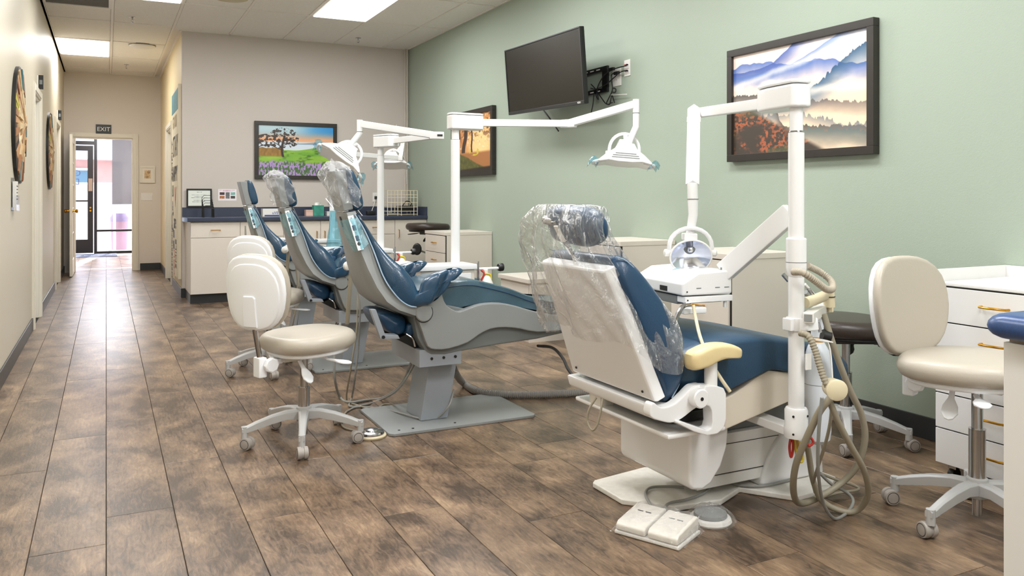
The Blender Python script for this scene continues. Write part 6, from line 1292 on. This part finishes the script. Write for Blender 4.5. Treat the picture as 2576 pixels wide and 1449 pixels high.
# ---------------------------------------------------------------- operator stools
def stool(label, loc, ang, zs, vinyl=M_vinyl, shell=M_shellw, cast=M_castg, wheel=M_wheel, basea=0, lower=M_steel, legr=.27, back=True, seatw=.215, group='bone vinyl stools', soff=(0, 0), backz=0, byaw=0, bs=1):
    t = thing('operator_stool', label, 'stool', loc, ang, group)
    Rm = Matrix.Translation(Vector(loc)) @ Matrix.Rotation(ang, 4, 'Z')
    def B(mb, name, m, par=None, **k):
        mb.v = [tuple(Rm @ Vector(p)) for p in mb.v]; return mb.build(name, m, par or t, **k)
    for k in range(5):
        a = basea-ang+2*PI*k/5; Ra = Matrix.Rotation(a, 4, 'Z')
        s = [(.02, .105, .150, .026), (.08, .112, .150, .022), (.15, .100, .138, .018), (.22, .084, .118, .015), (legr-.012, .076, .104, .015), (legr+.014, .076, .100, .013)]
        rings = []
        for (x, z0_, z1_, w_) in s:
            z1_ *= 1; rings.append([Ra @ Vector(p) for p in ((x, -w_, z0_), (x, -w_, z1_-.006), (x, -w_*.6, z1_), (x, w_*.6, z1_), (x, w_, z1_-.006), (x, w_, z0_))])
        B(MB().loft(rings), 'leg', cast, bevel=.0015)
        tip = Ra @ Vector((legr, 0, 0)); B(MB().lathe([(.015, .050), (.015, .102)], tip, 14), 'leg_tip', cast); B(MB().lathe([(.006, .045), (.006, .056)], tip, 8), 'castor_stem', M_blk)
        sw = a+[.7, -1.9, 2.3, .2, -2.6][k]; Rw = Matrix.Rotation(sw, 4, 'Z'); off = tip+Rw @ Vector((.016, 0, 0)); Mw = Rw @ Matrix.Rotation(PI/2, 4, 'X')
        c_ = B(MB().lathe([(.020, -.024), (.0265, -.022), (.0275, -.016), (.0275, -.006), (.024, -.005), (.024, .005), (.0275, .006), (.0275, .016), (.0265, .022), (.020, .024)], off+Vector((0, 0, .0285)), 22, Mw), 'castor', wheel)
        B(MB().tube([off+Rw @ Vector((.0285*math.cos(b_), y_, .0285+.0285*math.sin(b_))) for b_ in [PI*j/10-.2 for j in range(11)] for y_ in (0,)], .0035, 6), 'castor_hood', cast, c_) if False else None
        for y_ in (-.0235, .0235): B(MB().tube([off+Rw @ Vector((.0205*math.cos(b_), y_, .0285+.0205*math.sin(b_))) for b_ in [2*PI*j/18 for j in range(18)]], .0012, 5, closed=True), 'hub_ring', M_blk, c_)
    B(MB().lathe([(.020, .088), (.034, .094), (.036, .140), (.034, .158), (.026, .163)], (0, 0, 0), 24), 'hub', cast)
    B(MB().lathe([(.0165, .03), (.0165, .09)], (0, 0, 0), 16), 'column_foot', M_steel)
    B(MB().lathe([(.027, .158), (.027, max(.22, zs-.27)), (.028, max(.223, zs-.265))], (0, 0, 0), 24), 'column_sleeve', lower)
    B(MB().lathe([(.0185, .15), (.0185, zs-.11)], (0, 0, 0), 20), 'column', M_steel)
    # seat
    n = 28; out = []
    for k in range(n):
        a = 2*PI*k/n; ca_, sa_ = math.cos(a), math.sin(a); q = (abs(ca_)**2.5+abs(sa_)**2.5)**(-1/2.5); out.append((seatw*q*ca_*(1 if ca_ > 0 else .93), seatw*q*sa_*.97))
    Ms = Matrix.Translation((0.03+soff[0], soff[1], 0)) @ Matrix.Rotation(-.03, 4, 'Y')
    B(MB().slab(out, zs-.084, zs-.006, .037, Ms, .008, 0, 7), 'seat', vinyl, ang=80)
    B(MB().slab([(x*.86, y*.86) for x, y in out], zs-.102, zs-.078, .012, Ms), 'seat_pan', shell if vinyl != M_brown else M_blk, ang=60)
    pl_ = mat('zinc_white', (206, 202, 194), .4) if 'zinc_white' not in bpy.data.materials else bpy.data.materials['zinc_white']
    if vinyl == M_brown: pl_ = M_blk
    B(MB().box(-.13, .09, -.05, .05, zs-.128, zs-.094), 'mechanism', pl_, bevel=.004)
    B(MB().tube([(.02, -.05, zs-.112), (.03, -.12, zs-.115), (.04, -.15, zs-.122)], .005, 8, smooth=5), 'lever_rod', shell)
    def paddle(c_, d_, nm='paddle'):
        Fp = frameM(c_, d_, Vector((0, 0, 1)).cross(Vector(d_))); pts = [(x_*1.3, y_*1.35) for x_, y_ in ((0, -.006), (.03, -.007), (.055, -.018), (.075, -.020), (.092, -.010), (.096, 0), (.092, .010), (.075, .020), (.055, .018), (.03, .007), (0, .006))]
        B(MB().slab(pts, -.004, .004, .003, Fp, .002, .002, 3), nm, shell if vinyl != M_brown else M_blk, ang=60)
    paddle((.035, -.14, zs-.120), (.45, -.85, -.10)); paddle((-.06, -.06, zs-.125), (.10, -.75, -.85))
    if not back: return t
    # back post, bracket, knob
    B(MB().box(-.215, -.12, -.022, .022, zs-.135, zs-.112), 'back_bracket', shell if vinyl != M_brown else M_blk, bevel=.004); B(MB().box(-.242, -.202, -.028, .028, zs-.185, zs-.095), 'back_clamp', shell if vinyl != M_brown else M_blk, bevel=.006)
    B(MB().lathe([(.030, 0), (.034, .004), (.034, .020), (.028, .024)], (-.19, -.030, zs-.130), 8, Matrix.Rotation(PI/2, 4, 'X')), 'clamp_knob', shell if vinyl != M_brown else M_blk)
    B(MB().tube([(-.222, 0, zs-.175), (-.225, 0, zs-.09), (-.245, 0, zs+.02), (-.262, 0, zs+.14)], .0125, 14), 'back_post', M_steel)
    bo = []
    for k in range(32):
        a = 2*PI*k/32; ca_, sa_ = math.cos(a), math.sin(a); q = (abs(ca_)**2.8+abs(sa_)**2.8)**(-1/2.8); bo.append((.158*bs*q*ca_*(1-.10*sa_*(sa_ < 0)*-1), .166*bs*q*sa_))
    Fb = frameM((-.258, 0, zs+.205+backz), (0, -1, 0), (-.10, 0, 1))       # x sideways, y up, z faces backward
    Ry = Matrix.Translation((-.258, 0, 0)) @ Matrix.Rotation(byaw, 4, 'Z') @ Matrix.Translation((.258, 0, 0))
    def curve(mb, k=1.1):
        mb.v = [tuple(Ry @ (Vector(p)+Vector((1, 0, 0))*(k*(Vector(p).y**2)))) for p in mb.v]; return mb
    B(curve(MB().slab(bo, -.042, -.004, .018, Fb, -.002, 0.006, 6)), 'back_pad', vinyl, ang=80)
    B(curve(MB().slab([(x*.985, y*.985) for x, y in bo], -.008, .018, .012, Fb, .004, 0, 5)), 'back_shell', shell if vinyl != M_brown else M_blk, ang=60)
    B(curve(MB().slab([(x*.84+.006, y*.86-.014) for x, y in bo], .012, .024, .006, Fb, .003, 0, 4)), 'shell_boss', shell if vinyl != M_brown else M_blk, ang=60)
    B(curve(MB().slab([(-.036, -.15), (.036, -.15), (.034, -.02), (.026, -.01), (-.026, -.01), (-.034, -.02)], .022, .034, .004, Fb)), 'post_cover', shell if vinyl != M_brown else M_blk, bevel=.002)
    return t
stool('bone vinyl stool in front of the nearest grey chair, white back shell toward us', (.826, 3.83, 0), math.radians(19), .515, basea=math.radians(40), byaw=math.radians(22), bs=1.04, backz=-.01)
stool('bone vinyl stool half hidden behind the other one, beside the middle grey chair', (.95, 5.46, 0), math.radians(52), .525, basea=math.radians(50))
stool('bone vinyl stool at the right with its cushion facing us, before the rimmed cabinet', (2.715, 1.81, 0), math.radians(-72), .595, basea=math.radians(112), soff=(-.036, -.034), seatw=.228, byaw=math.radians(-22), bs=1.10, backz=-.065)
stool('dark brown vinyl stool by the green wall behind the hoses', (3.09, 2.70, 0), math.radians(150), .585, vinyl=M_brown, basea=math.radians(-64), group='dark stools', seatw=.225, backz=-.13)
s4 = stool('dark brown stool raised high behind the drawer cabinet by the back counter', (3.185, 8.44, 0), math.radians(200), .85, vinyl=M_brown, back=False, group='dark stools', seatw=.235)
q = Vector((3.01, 8.33, .57)); MB().slab([(.05*math.cos(a*PI/10), .065*math.sin(a*PI/10)) for a in range(20)], -.02, .02, .015, frameM(q, (.9, -.4, 0), (0, 0, 1))).build('low_pad', M_blk, s4); MB().tube([q, (3.19, 8.42, .50)], .01, 8).build('pad_arm', M_steel, s4)
